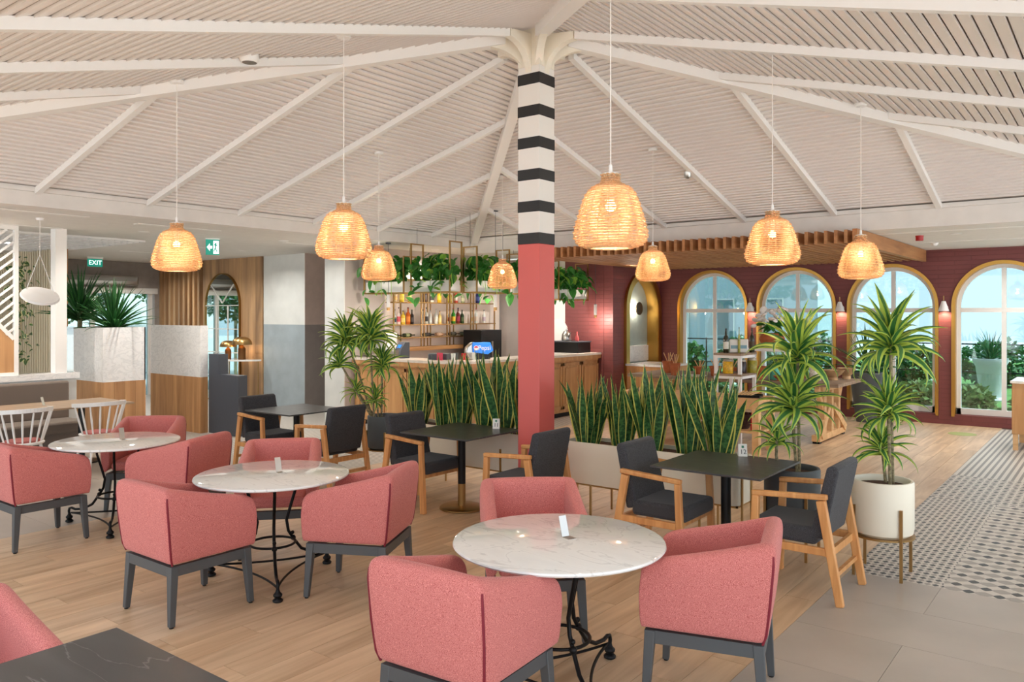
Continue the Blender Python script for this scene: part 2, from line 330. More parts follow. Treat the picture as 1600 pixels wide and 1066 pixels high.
MB().box(-15, WX0-4, -.035, 9.2, -.012, 0).obj('striped_tile_field', mStripe, floor)['kind'] = 'stuff'
MB().box(WX0-4, WX0, 1.765, 9.2, -.012, 0).obj('striped_tile_field', mStripe, floor)['kind'] = 'stuff'
# ground outside
gr = struct(MB().box(-60, 60, -60, 60, -.35, -.12).obj('ground', mTerrace))

# ================================================ ROOF
AP, EA, HS = 4.59, 3.25, 5.0
SL = (AP-EA)/HS
ceiling = sroot('ceiling')
p = .085; nrow = int(HS/p)
def rz_(y): return AP-SL*y
slm = []; slf = []
for k in range(1, nrow+1):
    y0 = k*p-.073; y1 = k*p
    if y1 > HS: break
    y0 = max(y0, .01)
    t, t2 = .020, .005
    mb = MB().hull8([(-y0, y0, rz_(y0)-t), (y0, y0, rz_(y0)-t), (y1, y1, rz_(y1)-t2), (-y1, y1, rz_(y1)-t2)], [(-y0, y0, rz_(y0)), (y0, y0, rz_(y0)), (y1, y1, rz_(y1)), (-y1, y1, rz_(y1))])
    slm.append(mb.mesh('ceiling_slat', mSlat))
    t, t2 = .006, .020
    slf.append(MB().hull8([(-y0, y0, rz_(y0)-t), (y0, y0, rz_(y0)-t), (y1, y1, rz_(y1)-t2), (-y1, y1, rz_(y1)-t2)], [(-y0, y0, rz_(y0)), (y0, y0, rz_(y0)), (y1, y1, rz_(y1)), (-y1, y1, rz_(y1))]).mesh('ceiling_slat', mSlat))
for q in range(4):
    for me in (slm if q < 2 else slf): put('ceiling_slat', me, ceiling, (0, 0, 0), (0, 0, q*math.pi/2))
    MB().add([(-.02, .02, AP), (.02, .02, AP), (5.2, 5.2, rz_(5.2)+.02), (-5.2, 5.2, rz_(5.2)+.02), (0, 0, AP+.25), (0, 0, AP+.25), (5.2, 5.2, rz_(5.2)+.25), (-5.2, 5.2, rz_(5.2)+.25)],
             [(0, 1, 2, 3), (4, 7, 6, 5), (3, 2, 6, 7), (0, 3, 7, 4), (1, 5, 6, 2)]).obj('roof_deck', mDeck, ceiling, (0, 0, .012), (0, 0, q*math.pi/2))
    for i in range(-3, 4):
        off = i*1.25+(.1 if q < 2 else 0)
        ys = max(abs(off)+.06, .45)
        MB().hull8([(off-.032, ys, rz_(ys)-.08), (off+.032, ys, rz_(ys)-.08), (off+.032, 4.96, rz_(4.96)-.08), (off-.032, 4.96, rz_(4.96)-.08)],
                   [(off-.032, ys, rz_(ys)-.01), (off+.032, ys, rz_(ys)-.01), (off+.032, 4.96, rz_(4.96)-.01), (off-.032, 4.96, rz_(4.96)-.01)]).obj('rafter', mWhite, ceiling, (0, 0, 0), (0, 0, q*math.pi/2))
    d = Vector((1, 1, 0)).normalized(); s_ = Vector((1, -1, 0)).normalized()
    a, b = d*.3, d*7.0; za, zb = rz_(.3/1.4142), rz_(7.0/1.4142)
    MB().hull8([(*(a-s_*.06)[:2], za-.12), (*(a+s_*.06)[:2], za-.12), (*(b+s_*.06)[:2], zb-.12), (*(b-s_*.06)[:2], zb-.12)],
               [(*(a-s_*.06)[:2], za-.005), (*(a+s_*.06)[:2], za-.005), (*(b+s_*.06)[:2], zb-.005), (*(b-s_*.06)[:2], zb-.005)]).obj('hip_rafter', mWhite, ceiling, (0, 0, 0), (0, 0, q*math.pi/2))
ZL, ZR = 3.05, 2.97
# eaves: fascia and small ledge
struct(MB().box(-5.2, -5.0, -9, 5.0, ZL, 3.24).box(-5.0, -4.95, -5.0, 5.0, 3.205, 3.26).obj('trim_1', mFascia))
struct(MB().box(-5.0, 9, 5.0, 5.2, ZR, 3.24).box(-5.0, 5.0, 4.95, 5.0, 3.195, 3.25).obj('trim_2', mFascia))
struct(MB().box(-5.2, 9, -6.3, -5.15, 3.14, 3.3).box(5.15, 9, -5.15, 5.2, 3.14, 3.3).obj('sun_block_slab', mCeil))  # unseen slabs added to keep direct sun off the floor and tables
struct(MB().box(-5.0, 5.0, -5.15, -5.0, 3.12, 3.3).box(5.0, 5.15, -5.15, 5.0, 3.12, 3.3).obj('trim_3', mFascia))
# flat ceilings beyond the eaves, with slots
fc = sroot('ceiling'); 
MB().box(-15, -5.2, -9, 9.3, ZL, ZL+.12).obj('soffit', mCeil, fc)
MB().box(-5.2, -5.0, 5.0, 9.3, ZR+.02, ZL+.2).box(-5.0, 9, 5.2, 9.3, ZR, ZR+.12).obj('soffit', mCeil, fc)
mSlot = M('air_slot', (232, 230, 226), .5); mSlotD = M('slot_dark', (120, 116, 110), .6)
for (x0, x1, y0, y1, z) in [(-5.62, -5.5, -3.4, -1.6, ZL), (-5.82, -5.7, -.9, .3, ZL), (-7.3, -7.15, -2.2, -1.2, ZL), (1.7, 4.2, 5.6, 5.72, ZR), (1.9, 3.4, 7.4, 7.5, ZR), (-8.4, -8.3, -.4, .4, ZL), (-8.6, -8.5, 1.2, 1.9, ZL), (-10.5, -10.4, 1.2, 1.8, ZL), (-6.6, -6.5, 2.0, 2.8, ZL)]:
    t = MB().box(x0, x1, y0, y1, z-.006, z+.01).obj('air_slot', mSlot, fc)
# open-cell ceiling grid to the left
gd = MB()
for i in range(19): gd.box(-11.6+i*.2, -11.585+i*.2, -3.0, .4, ZL-.03, ZL-.002)
for j in range(18): gd.box(-11.6, -8.0, -3.0+j*.2, -2.985+j*.2, ZL-.03, ZL-.002)
gd.obj('ceiling_grid', mWhite, fc)['kind'] = 'stuff'
MB().box(-11.6, -8.0, -3.0, .4, ZL-.002, ZL+.001).obj('grid_backing', mSlotD, fc)

# ================================================ COLUMN
col = thing('column', 'square pink column with black and white bands and a bracketed capital', 'column', (0, 0, 0))
c = .125
MB().box(-c, c, -c, c, 0, 2.533).obj('shaft_base', mPinkCol, col, bevel=.006)['label'] = 'pink painted lower shaft'
MB().box(-c+.001, c-.001, -c+.001, c-.001, 2.533, 4.2).obj('shaft_top', mColWhite, col, bevel=.006)
bm_ = MB().box(-c-.001, c+.001, -c-.001, c+.001, 0, .102).mesh('black_band', mBlack)
for k in range(6): put('black_band', bm_, col, (0, 0, 2.533+.299*k))
MB().box(-.124, .124, -.124, .124, 4.2, 4.56).obj('capital_block', mCapital, col)
for q in range(8):
    a = q*math.pi/4; r1 = .52 if q % 2 else .44
    prof = [(.10, 4.14), (.125, 4.14)]+[(.125+(r1-.125)*(1-math.cos(t_*math.pi/2/8)), 4.14+(rz_(.36)-.10-4.14)*math.sin(t_*math.pi/2/8)) for t_ in range(1, 9)]+[(r1, rz_(.36)-.03), (.10, 4.5)]
    MB().prism(prof, -.035, .035, lambda u, v, w: (u, w, v)).obj('bracket', mCapital, col, (0, 0, 0), (0, 0, a))

# ================================================ WALLS
def arch_wall(name, mat, mp, A0, A1, Z1, t, ops, n=20):
    mb = MB(); cur = A0
    def q(a0, a1, z0, z1):
        if a1-a0 < 1e-4 or z1-z0 < 1e-4: return
        for d in (0, t):
            mb.add([mp(a0, z0, d), mp(a1, z0, d), mp(a1, z1, d), mp(a0, z1, d)], [(0, 1, 2, 3)])
    for (a0, a1, z0, sp, rz) in ops:
        q(cur, a0, 0, Z1); q(a0, a1, 0, z0)
        r = (a1-a0)/2; m = (a0+a1)/2
        ar = [(m-r*math.cos(math.pi*i/n), sp+rz*math.sin(math.pi*i/n)) for i in range(n+1)]
        for i in range(n):
            (xa, za), (xb, zb) = ar[i], ar[i+1]
            for d in (0, t): mb.add([mp(xa, za, d), mp(xb, zb, d), mp(xb, Z1, d), mp(xa, Z1, d)], [(0, 1, 2, 3)])
        path = [(a0, z0)]+ar+[(a1, z0), (a0, z0)]
        for i in range(len(path)-1):
            (xa, za), (xb, zb) = path[i], path[i+1]
            mb.add([mp(xa, za, 0), mp(xb, zb, 0), mp(xb, zb, t), mp(xa, za, t)], [(0, 1, 2, 3)])
        cur = a1
    q(cur, A1, 0, Z1)
    for a in (A0, A1): mb.add([mp(a, 0, 0), mp(a, 0, t), mp(a, Z1, t), mp(a, Z1, 0)], [(0, 1, 2, 3)])
    return struct(mb.obj(name, mat))
def arch_ring(mb, mp, a0, a1, z0, sp, rz, w, d0, d1, n=24, bottom=False):
    def path(e):
        r = (a1-a0)/2+e; m = (a0+a1)/2
        return [(a0-e, z0)]+[(m-r*math.cos(math.pi*i/n), sp+(rz+e)*math.sin(math.pi*i/n)) for i in range(n+1)]+[(a1+e, z0)]
    I, O = path(0), path(w); N = len(I)
    vs = [mp(*I[i], d0) for i in range(N)]+[mp(*O[i], d0) for i in range(N)]+[mp(*I[i], d1) for i in range(N)]+[mp(*O[i], d1) for i in range(N)]
    fs = []
    for i in range(N-1):
        fs += [(i, i+1, N+i+1, N+i), (2*N+i, 3*N+i, 3*N+i+1, 2*N+i+1), (i, 2*N+i, 2*N+i+1, i+1), (N+i, N+i+1, 3*N+i+1, 3*N+i)]
    for i in (0, N-1): fs.append((i, N+i, 3*N+i, 2*N+i))
    mb.add(vs, fs)
    if bottom: 
        v = [mp(a0-w, z0, d0), mp(a1+w, z0, d0), mp(a1+w, z0, d1), mp(a0-w, z0, d1), mp(a0-w, z0+bottom, d0), mp(a1+w, z0+bottom, d0), mp(a1+w, z0+bottom, d1), mp(a0-w, z0+bottom, d1)]
        mb.hull8(v[:4], v[4:])
    return mb
YW = 9.1
mpY = lambda a, z, d: (a, YW+d, z)
WC = [-2.185, -.515, 1.165, 2.85]; WR = .70
ops = [(x-WR, x+WR, .17, 2.01, WR) for x in WC]
arch_wall('wall_back', mRedWall, mpY, -3.34, 5.2, ZR+.02, .28, ops)
for i, x in enumerate(WC):
    w = sroot('window_%d' % (i+1))
    a0, a1 = x-WR, x+WR
    g = MB(); arch_ring(g, mpY, a0, a1, .14, 2.01, WR, .045, -.035, .02); arch_ring(g, mpY, a0+.012, a1-.012, .17, 2.01, WR-.012, .012, -.02, .12); g.obj('brass_surround', mGold, w, smooth=40)
    rv = MB(); arch_ring(rv, mpY, a0+.012, a1-.012, .17, 2.01, WR-.012, .012, .12, .2); rv.obj('reveal_lining', mPVC, w, smooth=40)
    fr = MB(); arch_ring(fr, mpY, a0+.075, a1-.075, .175, 2.01, WR-.075, .065, .13, .19, bottom=.10); fr.obj('frame', mPVC, w, smooth=40)
    MB().box(x-.035, x+.035, YW+.135, YW+.185, .27, 2.01+WR-.08).obj('mullion', mPVC, w)
    MB().box(a0+.07, a1-.07, YW+.13, YW+.19, 1.90, 1.975).obj('transom', mPVC, w)
    ri = WR-.075
    for s in (-1, 1):
        xs = sorted((x+s*.035, x+s*ri)); MB().box(xs[0], xs[1], YW+.155, YW+.162, .27, 1.90).obj('pane', mGlass, w)
        arc = [(x+s*.035, 1.975), (x+s*ri, 1.975)]+[(x+s*ri*math.cos(t*math.pi/2/10), 2.01+ri*math.sin(t*math.pi/2/10)) for t in range(0, 10)]+[(x+s*.035, 2.01+ri)]
        MB().prism(arc, .155, .162, mpY).obj('pane', mGlass, w)
# side wall with the arched niche, facing +X
mpN = lambda a, z, d: (-3.34-d, a, z)
arch_wall('wall_niche', mRedWall, mpN, 7.15, 9.1, ZR+.02, .2, [(7.70, 8.92, 0, 1.98, .61)])
nt = MB(); arch_ring(nt, mpN, 7.70, 8.92, 0, 1.98, .61, .13, -.06, .02); arch_ring(nt, mpN, 7.715, 8.905, 0, 1.98, .595, .015, -.05, .2); struct(nt.obj('trim_4', mGold, smooth=40))
mNiche = M('sage_plaster', (150, 160, 154), .7, var=.05)
struct(MB().box(-3.62, -3.545, 7.46, 9.3, 0, 2.95).obj('wall_niche_back', mNiche))
struct(MB().box(-3.545, -3.51, 7.72, 8.9, .90, 1.22).obj('trim_5', mMarbleWall))
# pink brick return and the walls behind the bar
struct(MB().box(-4.44, -3.545, 7.15, 7.45, 0, 3.0).obj('wall_bar_right', mRedWall))
struct(MB().box(-4.74, -4.44, 7.15, 7.45, 0, 3.0).obj('wall_bar_strip', mPlaster))
struct(MB().box(-6.6, -4.74, 7.16, 7.45, 0, 3.0).obj('wall_bar_end', mGreyPl))
struct(MB().box(-6.6, -6.1, 2.9, 7.16, 0, ZL).obj('wall_bar', mGreyPl))
struct(MB().box(-6.601, -6.098, 2.88, 2.9, 0, ZL).obj('trim_6', mPlaster))
# two-tone plaster walls further left
def two(name, x0, x1, y0, y1, zt=ZL, zs=1.66, lo=mBluePl):
    w = sroot(name); MB().box(x0, x1, y0, y1, 0, zs).obj('lower_field', lo, w); MB().box(x0, x1, y0, y1, zs, zt).obj('upper_field', mPlaster, w); return w
two('wall_plaster', -9.52, -8.2, 3.7, 6.0)
w = sroot('wall_plaster'); MB().box(-8.2, -8.195, 3.7, 6.0, 0, 1.66).obj('lower_field', M('shaded_plaster_lower', (150, 142, 138), .7, var=.05), w); MB().box(-8.2, -8.195, 3.7, 6.0, 1.66, ZL).obj('upper_field', M('shaded_plaster_upper', (210, 190, 178), .75, var=.05), w)  # side face of the same wall, its warmer shade put into the colours
struct(MB().box(-8.195, -6.6, 6.0, 6.2, 0, ZL).obj('wall_passage', mGreyPl))
# timber wall with the arched mirror
ww = sroot('wall_timber'); MB().box(-13.6, -9.55, 3.75, 3.95, 0, ZL).obj('backing', mRustic, ww)
for k in range(9):
    x = -11.72+k*.242
    MB().box(x, x+.238, 3.69, 3.75, 0, ZL).obj('plank', mRustic, ww)
for k in range(9): MB().box(-13.5+k*.2, -13.42+k*.2, 3.66, 3.75, 0, ZL).obj('batten', mRustic, ww)
# far wall with the entrance
wd = MB(); X = -13.5
wd.box(X-.2, X, -6, 1.0, 0, ZL).box(X-.2, X, 3.55, 3.75, 0, ZL).box(X-.2, X, 1.0, 3.55, 2.45, ZL)
struct(wd.obj('wall_left', M('taupe_wall', (150, 142, 136), .6, var=.08)))
dr = sroot('door_1')
MB().box(X-.1, X+.04, .95, 3.6, 2.33, 2.46).obj('door_header', mPVC, dr)
for y in (1.0, 2.1, 3.4): MB().box(X-.1, X-.02, y, y+.1, 0, 2.34).obj('door_frame', mPVC, dr)
for y in (1.1, 2.2): MB().box(X-.07, X-.06, y, y+1.2 if y > 2 else y+1.0, 0, 2.34).obj('door_glass', mGlass, dr)
ac = thing('air_curtain', 'long grey air curtain unit above the entrance door', 'air curtain', (X+.12, 2.2, 2.62))
MB().box(-.12, .12, -.85, .85, -.11, .11).obj('casing', mSteel, ac, bevel=.03); MB().box(.12, .125, -.8, .8, -.02, .08).obj('grille', mSlotD, ac)
# vertical batten screen wall
sw = sroot('wall_batten'); mBatBack = M('batten_backing', (166, 116, 66), .7); mBat = M('pale_batten', (226, 214, 186), .6)
MB().box(-13.4, -10.5, .22, .32, 0, ZL).obj('backing', mBatBack, sw)
for k in range(28): MB().box(-13.3+k*.1, -13.25+k*.1, .16, .22, 0, ZL).obj('batten', mBat, sw)
# ================================================ TUB CHAIRS
def tub_chair(loc, rz, label):
    t = thing('tub_chair', label, 'chair', loc, rz)
    w, d, f = .31, .305, .30
    ns, nb = 9, 7
    def path(ins):
        YS = [f, f-.014, f-.05]+[f-.05-(f-.05+d-ins)*i/(ns-2) for i in range(1, ns-2)]
        P = [(-(w-ins), y) for y in YS]
        P += [(-(w-ins), -(d-ins)+.018), (-(w-ins)+.018, -(d-ins))] if ins < .05 else [(-(w-ins), -(d-ins)+.006), (-(w-ins)+.006, -(d-ins))]
        P += [(-(w-ins)+2*(w-ins)*i/nb, -(d-ins)) for i in range(1, nb)]
        P += [(-x, y) for x, y in ([(-(w-ins), y) for y in YS]+([(-(w-ins), -(d-ins)+.018), (-(w-ins)+.018, -(d-ins))] if ins < .05 else [(-(w-ins), -(d-ins)+.006), (-(w-ins)+.006, -(d-ins))]))][::-1]
        return P
    N = len(path(0))
    def ztop(i):
        k = min(i, N-1-i)
        if k >= ns: 
            u = (i-ns)/(N-1-2*ns)*2-1; return .83+.008*(1-u*u)
        u = (1, .98, .92)[k] if k < 3 else .92*(1-(k-2)/(ns-2)); z = .83-.135*u**.85
        return z-(.05, .025, .004)[k] if k < 3 else z
    rows = []
    secs = [(.030, .365, 0), (.012, .40, 0), (.003, .52, 0), (-.004, -.10, 1), (.0, -.03, 1), (.016, -.004, 1), (.045, .004, 1), (.072, -.004, 1), (.086, -.03, 1), (.088, -.12, 1), (.085, .42, 0)]
    mb = MB(); paths = [path(s[0]) for s in secs]
    for j, (ins, z, rel) in enumerate(secs):
        for i in range(N):
            x, y = paths[j][i]; zz = ztop(i)+z if rel else z
            k = min(i, N-1-i)
            if k == 0: y -= .012 if j in (0, 4, 5, 6, 7) else .0
            if k >= ns: y -= .03*max(0, (zz-.45)/.4)
            mb.v.append((x, y, zz))
    m = len(secs)
    for j in range(m-1):
        for i in range(N-1): mb.f.append((j*N+i, j*N+i+1, (j+1)*N+i+1, (j+1)*N+i))
    for e in (0, N-1):
        mb.f.append(tuple(j*N+e for j in range(m))[::(-1 if e else 1)])
    for i in range(N-1): mb.f.append((i, (m-1)*N+i, (m-1)*N+i+1, i+1))
    sh = mb.obj('shell', mFabric, t, smooth=180, sub=2)
    MB().box(-.222, .222, -.22, .285, .385, .47).obj('seat_cushion', mFabric, t, bevel=.03, seg=4)
    for s in (-1, 1):
        MB().tube([(s*(w-.036), -d+.036, .372), (s*(w-.022), -d+.020, .42), (s*(w-.010), -d+.003, .56), (s*(w-.007), -d-.012, .74), (s*(w-.012), -d-.010, .785)], .0065, 6).obj('seam', mSeam, sh, smooth=60)
    MB().box(-.265, .265, .235, .275, .30, .362).box(-.265, .265, -.275, -.235, .30, .362).box(-.265, -.235, -.235, .235, .30, .362).box(.235, .265, -.235, .235, .30, .362).obj('seat_rail', mGreyLeg, t)
    for sx in (-1, 1):
        for sy in (-1, 1):
            lgo = MB().bar((sx*.245, sy*.25, .36), (sx*.268, sy*.272, .008), .052, .052, (0, 1, 0), .034, .034).obj('leg', mGreyLeg, t, bevel=.004)
            MB().lathe([(.013, 0), (.013, .01)], 8, (sx*.268, sy*.272, 0)).obj('glide', mIron, lgo)
    return t
T1, T2, T3, T4 = (2.194, -2.853), (-.337, -2.716), (-2.697, -2.657), (1.98, -5.17)
def face(p, q): return math.atan2(q[1]-p[1], q[0]-p[0])-math.pi/2
tc = [
 ((-.34, -3.35), 0, 'pink tub chair seen from behind, tucked under the middle marble table'),
 ((.27, -2.44), R(207-90), 'pink tub chair side-on at the middle marble table, towards the column'),
 ((-.93, -2.22), R(-42-90), 'pink tub chair behind the middle marble table, its open seat showing'),
 ((2.13, -3.47), R(4), 'pink tub chair with its back turned, at the marble table by the stone floor'),
 ((2.80, -2.40), R(196-90), 'pink tub chair standing on the edge of the stone floor beside a marble table'),
 ((1.62, -2.28), R(-48-90), 'pink tub chair behind the marble table, in front of the charcoal armchairs'),
 ((-2.72, -3.30), 0, 'pink tub chair seen from behind at the marble table next to the white spindle chairs'),
 ((-2.08, -2.42), R(203-90), 'pink tub chair side-on between the middle marble table and the one by the white chairs'),
 ((-3.22, -2.12), R(-45-90), 'pink tub chair behind a marble table, in front of the oak clad partition'),
 ((1.26, -5.18), R(-90), 'pink tub chair drawn up to the veined slate table'),
]
first = None
for (x, y), rz, lab in tc:
    if first is None: first = tub_chair((x, y, 0), rz, lab); first['group'] = 'pink tub chairs'
    else: dup(first, (x, y, 0), rz, lab)

# ================================================ ROUND MARBLE TABLES
def round_table(c, label):
    t = thing('round_table', label, 'table', (c[0], c[1], 0), 0, 'round marble tables')
    r = .53
    MB().lathe([(.02, .726), (r-.02, .726), (r-.006, .73), (r, .738), (r-.003, .746), (r-.012, .75), (.0004, .75)], 72).obj('table_top', mMarble, t, smooth=35)
    MB().lathe([(.12, .716), (.24, .716), (.24, .726), (.12, .726)], 24).obj('mounting_plate', mIron, t)
    prof = [(.20, .72), (.195, .62), (.15, .50), (.115, .40), (.13, .32), (.17, .26), (.24, .17), (.33, .125), (.41, .118), (.445, .13), (.468, .125), (.475, .10), (.47, .075)]
    for k in range(3):
        a = R(88+120*k); ca, sa = math.cos(a), math.sin(a)
        lg = MB().tube([(q*ca, q*sa, z) for q, z in prof], .011, 8)
        for i in range(1): lg.ball((.17*ca, .17*sa, .262), .02, 8, 6)
        lg.ball((.165*ca, .165*sa, .30), .014, 8, 6)
        lo = lg.obj('leg', mIron, t, smooth=60)
        MB().lathe([(.02, 0), (.032, .004), (.034, .014), (.024, .024), (.018, .03), (.028, .038), (.03, .05), (.02, .06), (.014, .07), (.012, .08)], 14, (.47*ca, .47*sa, 0)).obj('foot', mIron, lo, smooth=60)
        b = R(88+120*(k+1)); pa = Vector((.45*ca, .45*sa, .085)); pb = Vector((.45*math.cos(b), .45*math.sin(b), .085)); m = Vector((math.cos((a+b)/2), math.sin((a+b)/2), 0))*.10; m.z = .085
        MB().tube([pa*(1-u)**2+m*2*u*(1-u)+pb*u*u for u in [i/12 for i in range(13)]], .008, 6).obj('stretcher', mIron, t, smooth=60)
    MB().tube([(.155*math.cos(2*math.pi*i/28), .155*math.sin(2*math.pi*i/28), .262) for i in range(28)], .009, 8, closed=True).obj('ring', mIron, t, smooth=60)
    return t
rt = round_table(T1, 'round white marble table with wrought iron legs, beside the stone floor')
dup(rt, (*T2, 0), 0, 'round white marble table with wrought iron legs, between two other round tables')
dup(rt, (*T3, 0), 0, 'round white marble table with wrought iron legs, beside the white spindle chairs')
def holder(loc, rz, label):
    h = MB(); h.prism([(-.03, 0), (.03, 0), (.03, .002), (-.028, .002), (-.058, .10), (-.06, .099)], -.022, .022, lambda a, b, c: (a, c, b))
    o = h.obj('menu_holder', mSteel, None, loc, (0, 0, rz)); return tag(o, label, 'menu holder', 'bent steel menu holders')
holder((2.22, -2.80, .75), R(-20), 'bent steel menu holder on the marble table by the stone floor')
holder((-.32, -2.66, .75), R(-12), 'bent steel menu holder on the middle marble table')
holder((-2.68, -2.60, .75), R(-5), 'bent steel menu holder on the marble table by the white chairs')

# ================================================ SQUARE SLATE TABLES, CHARCOAL CHAIRS
def slate_table(c, label, s=.84):
    t = thing('square_table', label, 'table', (c[0], c[1], 0), 0, 'square slate tables')
    MB().box(-s/2, s/2, -s/2, s/2, .735, .75).obj('table_top', mSlate, t, bevel=.003)
    MB().lathe([(.18, .725), (.18, .735), (.0004, .735)], 20).obj('mounting_plate', mPole, t)
    MB().lathe([(.037, .24), (.037, .728)], 24).obj('upper_pole', mPole, t, smooth=40)
    MB().lathe([(.038, .03), (.038, .24)], 24).obj('lower_pole', mBrass, t, smooth=40)
    MB().lathe([(.20, 0), (.215, .004), (.215, .018), (.20, .026), (.05, .032), (.0004, .032)], 40).obj('base_plate', mBrass, t, smooth=40)
    return t
TA, TB, TC = (2.05, -.40), (-.64, -.34), (-3.33, -.22)
st = slate_table(TA, 'square dark slate table between two charcoal armchairs beside the grey dracaena pot')
dup(st, (*TB, 0), 0, 'square dark slate table between two charcoal armchairs beside the pink column')
dup(st, (*TC, 0), 0, 'square dark slate table without a card, beside the striped tiles')
dup(st, (*T4, 0), 0, 'square veined slate table beside a single pink tub chair')
mCard = M('card_white', (232, 230, 224), .5); mInk = M('ink_dark', (58, 56, 54), .6); mGreenInk = M('ink_green', (52, 122, 96), .6)
for (x, y), num in (((2.03, -.02), '12'), ((-.47, -.02), '11')):
    cd = thing('number_card', 'small white table number card on the slate table beside the %s' % ('grey dracaena pot' if num == '12' else 'pink column'), 'table card', (x, y, .75), R(32))
    MB().prism([(-.028, 0), (.028, 0), (.004, .095), (-.004, .095)], -.034, .034, lambda a, b, c: (c, a, b)).obj('card', mCard, cd)
    text('number', num, .052, mInk, cd, (.002, -.0215, .034), (R(75.5), 0, 0), .0006)
    MB().box(-.009, .009, -.001, .001, -.009, .009).obj('emblem', mGreenInk, cd, (0, -.0115, .074), (R(-14.5), 0, 0))
def arm_chair(loc, rz, label):
    t = thing('arm_chair', label, 'chair', loc, rz); t['group'] = 'charcoal armchairs with timber frames'
    MB().box(-.25, .25, -.15, .30, .36, .475).obj('seat_cushion', mCharcoal, t, bevel=.03, seg=4)
    bk = MB(); bk.prism([(-.10, .42), (-.195, .40), (-.285, .85), (-.28, .88), (-.25, .892), (-.21, .875), (-.15, .62)], -.245, .245, lambda a, b, c: (c, a, b))
    bk.obj('backrest', mCharcoal, t, bevel=.018, seg=3)
    for s in (-1, 1):
        x = s*.272
        MB().bar((x, .275, 0), (x, .245, .645), .04, .058, (0, 1, 0), .04, .048).obj('leg', mAsh, t, bevel=.006)
        MB().bar((x, -.305, 0), (x, -.185, .665), .04, .05, (0, 1, 0), .04, .06).obj('leg', mAsh, t, bevel=.006)
        MB().bar((x, .272, .66), (x, -.225, .69), .042, .036).obj('armrest', mAsh, t, bevel=.008)
        MB().bar((x, .26, .335), (x, -.24, .335), .028, .05).obj('side_rail', mAsh, t, bevel=.004)
    MB().box(-.26, .26, .235, .262, .325, .37).obj('front_rail', mAsh, t); MB().box(-.26, .26, -.245, -.22, .30, .35).obj('rear_rail', mAsh, t)
    MB().box(-.26, .26, -.275, -.25, .17, .20).obj('stretcher', mAsh, t)
    return t
ac1 = arm_chair((2.69, -.56, 0), R(90), 'charcoal armchair beside the cream pot, its back to the patterned tiles')
for (x, y), rz, lab in (((1.63, -.58), -90, 'charcoal armchair in front of the trough planter between column and grey pot'), ((.32, -.56), 90, 'charcoal armchair standing directly in front of the pink column'),
        ((-1.05, -.46), -90, 'charcoal armchair facing the pink column across a slate table'), ((-2.43, -.44), 90, 'charcoal armchair seen from behind beside the tall grey pot'),
        ((-3.69, -.34), -90, 'charcoal armchair furthest from the column, near the grey waiter station')):
    dup(ac1, (x, y, 0), R(rz), lab)

# ================================================ PENDANT LAMPS
def shade_mesh():
    prof = [(.118, .0), (.152, .005), (.185, .018), (.204, .043), (.21, .075), (.2, .125), (.185, .175), (.17, .225), (.153, .275), (.135, .312), (.112, .338), (.085, .352), (.062, .362), (.051, .372), (.047, .388), (.050, .415)]
    L = [0]
    for i in range(1, len(prof)): L.append(L[-1]+math.dist(prof[i], prof[i-1]))
    def at(s):
        for i in range(1, len(prof)):
            if s <= L[i]+1e-9: u = (s-L[i-1])/(L[i]-L[i-1]); return tuple(prof[i-1][k]*(1-u)+prof[i][k]*u for k in (0, 1))
        return prof[-1]
    mb = MB(); nst = 22; nr = 33
    for k in range(nr+1):
        r, z = at(L[-1]*k/nr); n = nst*2
        pts = []
        for j in range(n):
            a = 2*math.pi*j/n; e = .0035*(1 if (j//1+k) % 2 else -1) if j % 2 == 0 else 0
            a2 = a; pts.append(((r+(.0062 if ((j//2)+k) % 2 else -.0062)*(1 if j % 2 == 0 else 0))*math.cos(a2), (r+(.0062 if ((j//2)+k) % 2 else -.0062)*(1 if j % 2 == 0 else 0))*math.sin(a2), z))
        mb.tube(pts, .0053, 4, closed=True)
    for j in range(nst):
        a = 2*math.pi*j/nst; mb.tube([(at(L[-1]*q/20)[0]*math.cos(a), at(L[-1]*q/20)[0]*math.sin(a), at(L[-1]*q/20)[1]) for q in range(21)], .0028, 4)
    mb.tube([(.118*math.cos(2*math.pi*j/40), .118*math.sin(2*math.pi*j/40), .0) for j in range(40)], .007, 6, closed=True)
    return mb.mesh('shade', mWicker, 180)
SHM = shade_mesh()
mCord = M('white_cord', (236, 232, 226), .6)
bulb_me = MB().ball((0, 0, 0), .03, 14, 10).mesh('bulb', mBulb, 180)
sock_me = MB().lathe([(.02, 0), (.02, .07), (.012, .09)], 14).mesh('socket', mWhite, 40)
can_me = MB().lathe([(.05, -.03), (.055, -.02), (.055, 0)], 20).mesh('ceiling_rose', mWhite, 40)
pl = [((2.111, -2.205), 2.256, 'wicker pendant lamp over the marble table beside the stone floor'), ((-.291, -2.108), 2.30, 'wicker pendant lamp over the middle marble table'),
      ((-2.234, -2.351), 2.26, 'wicker pendant lamp near the marble table by the white spindle chairs'), ((2.227, .102), 2.27, 'wicker pendant lamp above the slate table beside the grey dracaena pot'),
      ((2.384, 2.127), 2.225, 'wicker pendant lamp above the patterned tile edge, towards the arched windows'), ((-.117, 2.585), 2.28, 'wicker pendant lamp hanging before the gilded niche'),
      ((-2.75, .55), 2.285, 'wicker pendant lamp hanging above the left planter end'), ((-2.58, 2.76), 2.236, 'wicker pendant lamp hanging before the bar counter corner')]
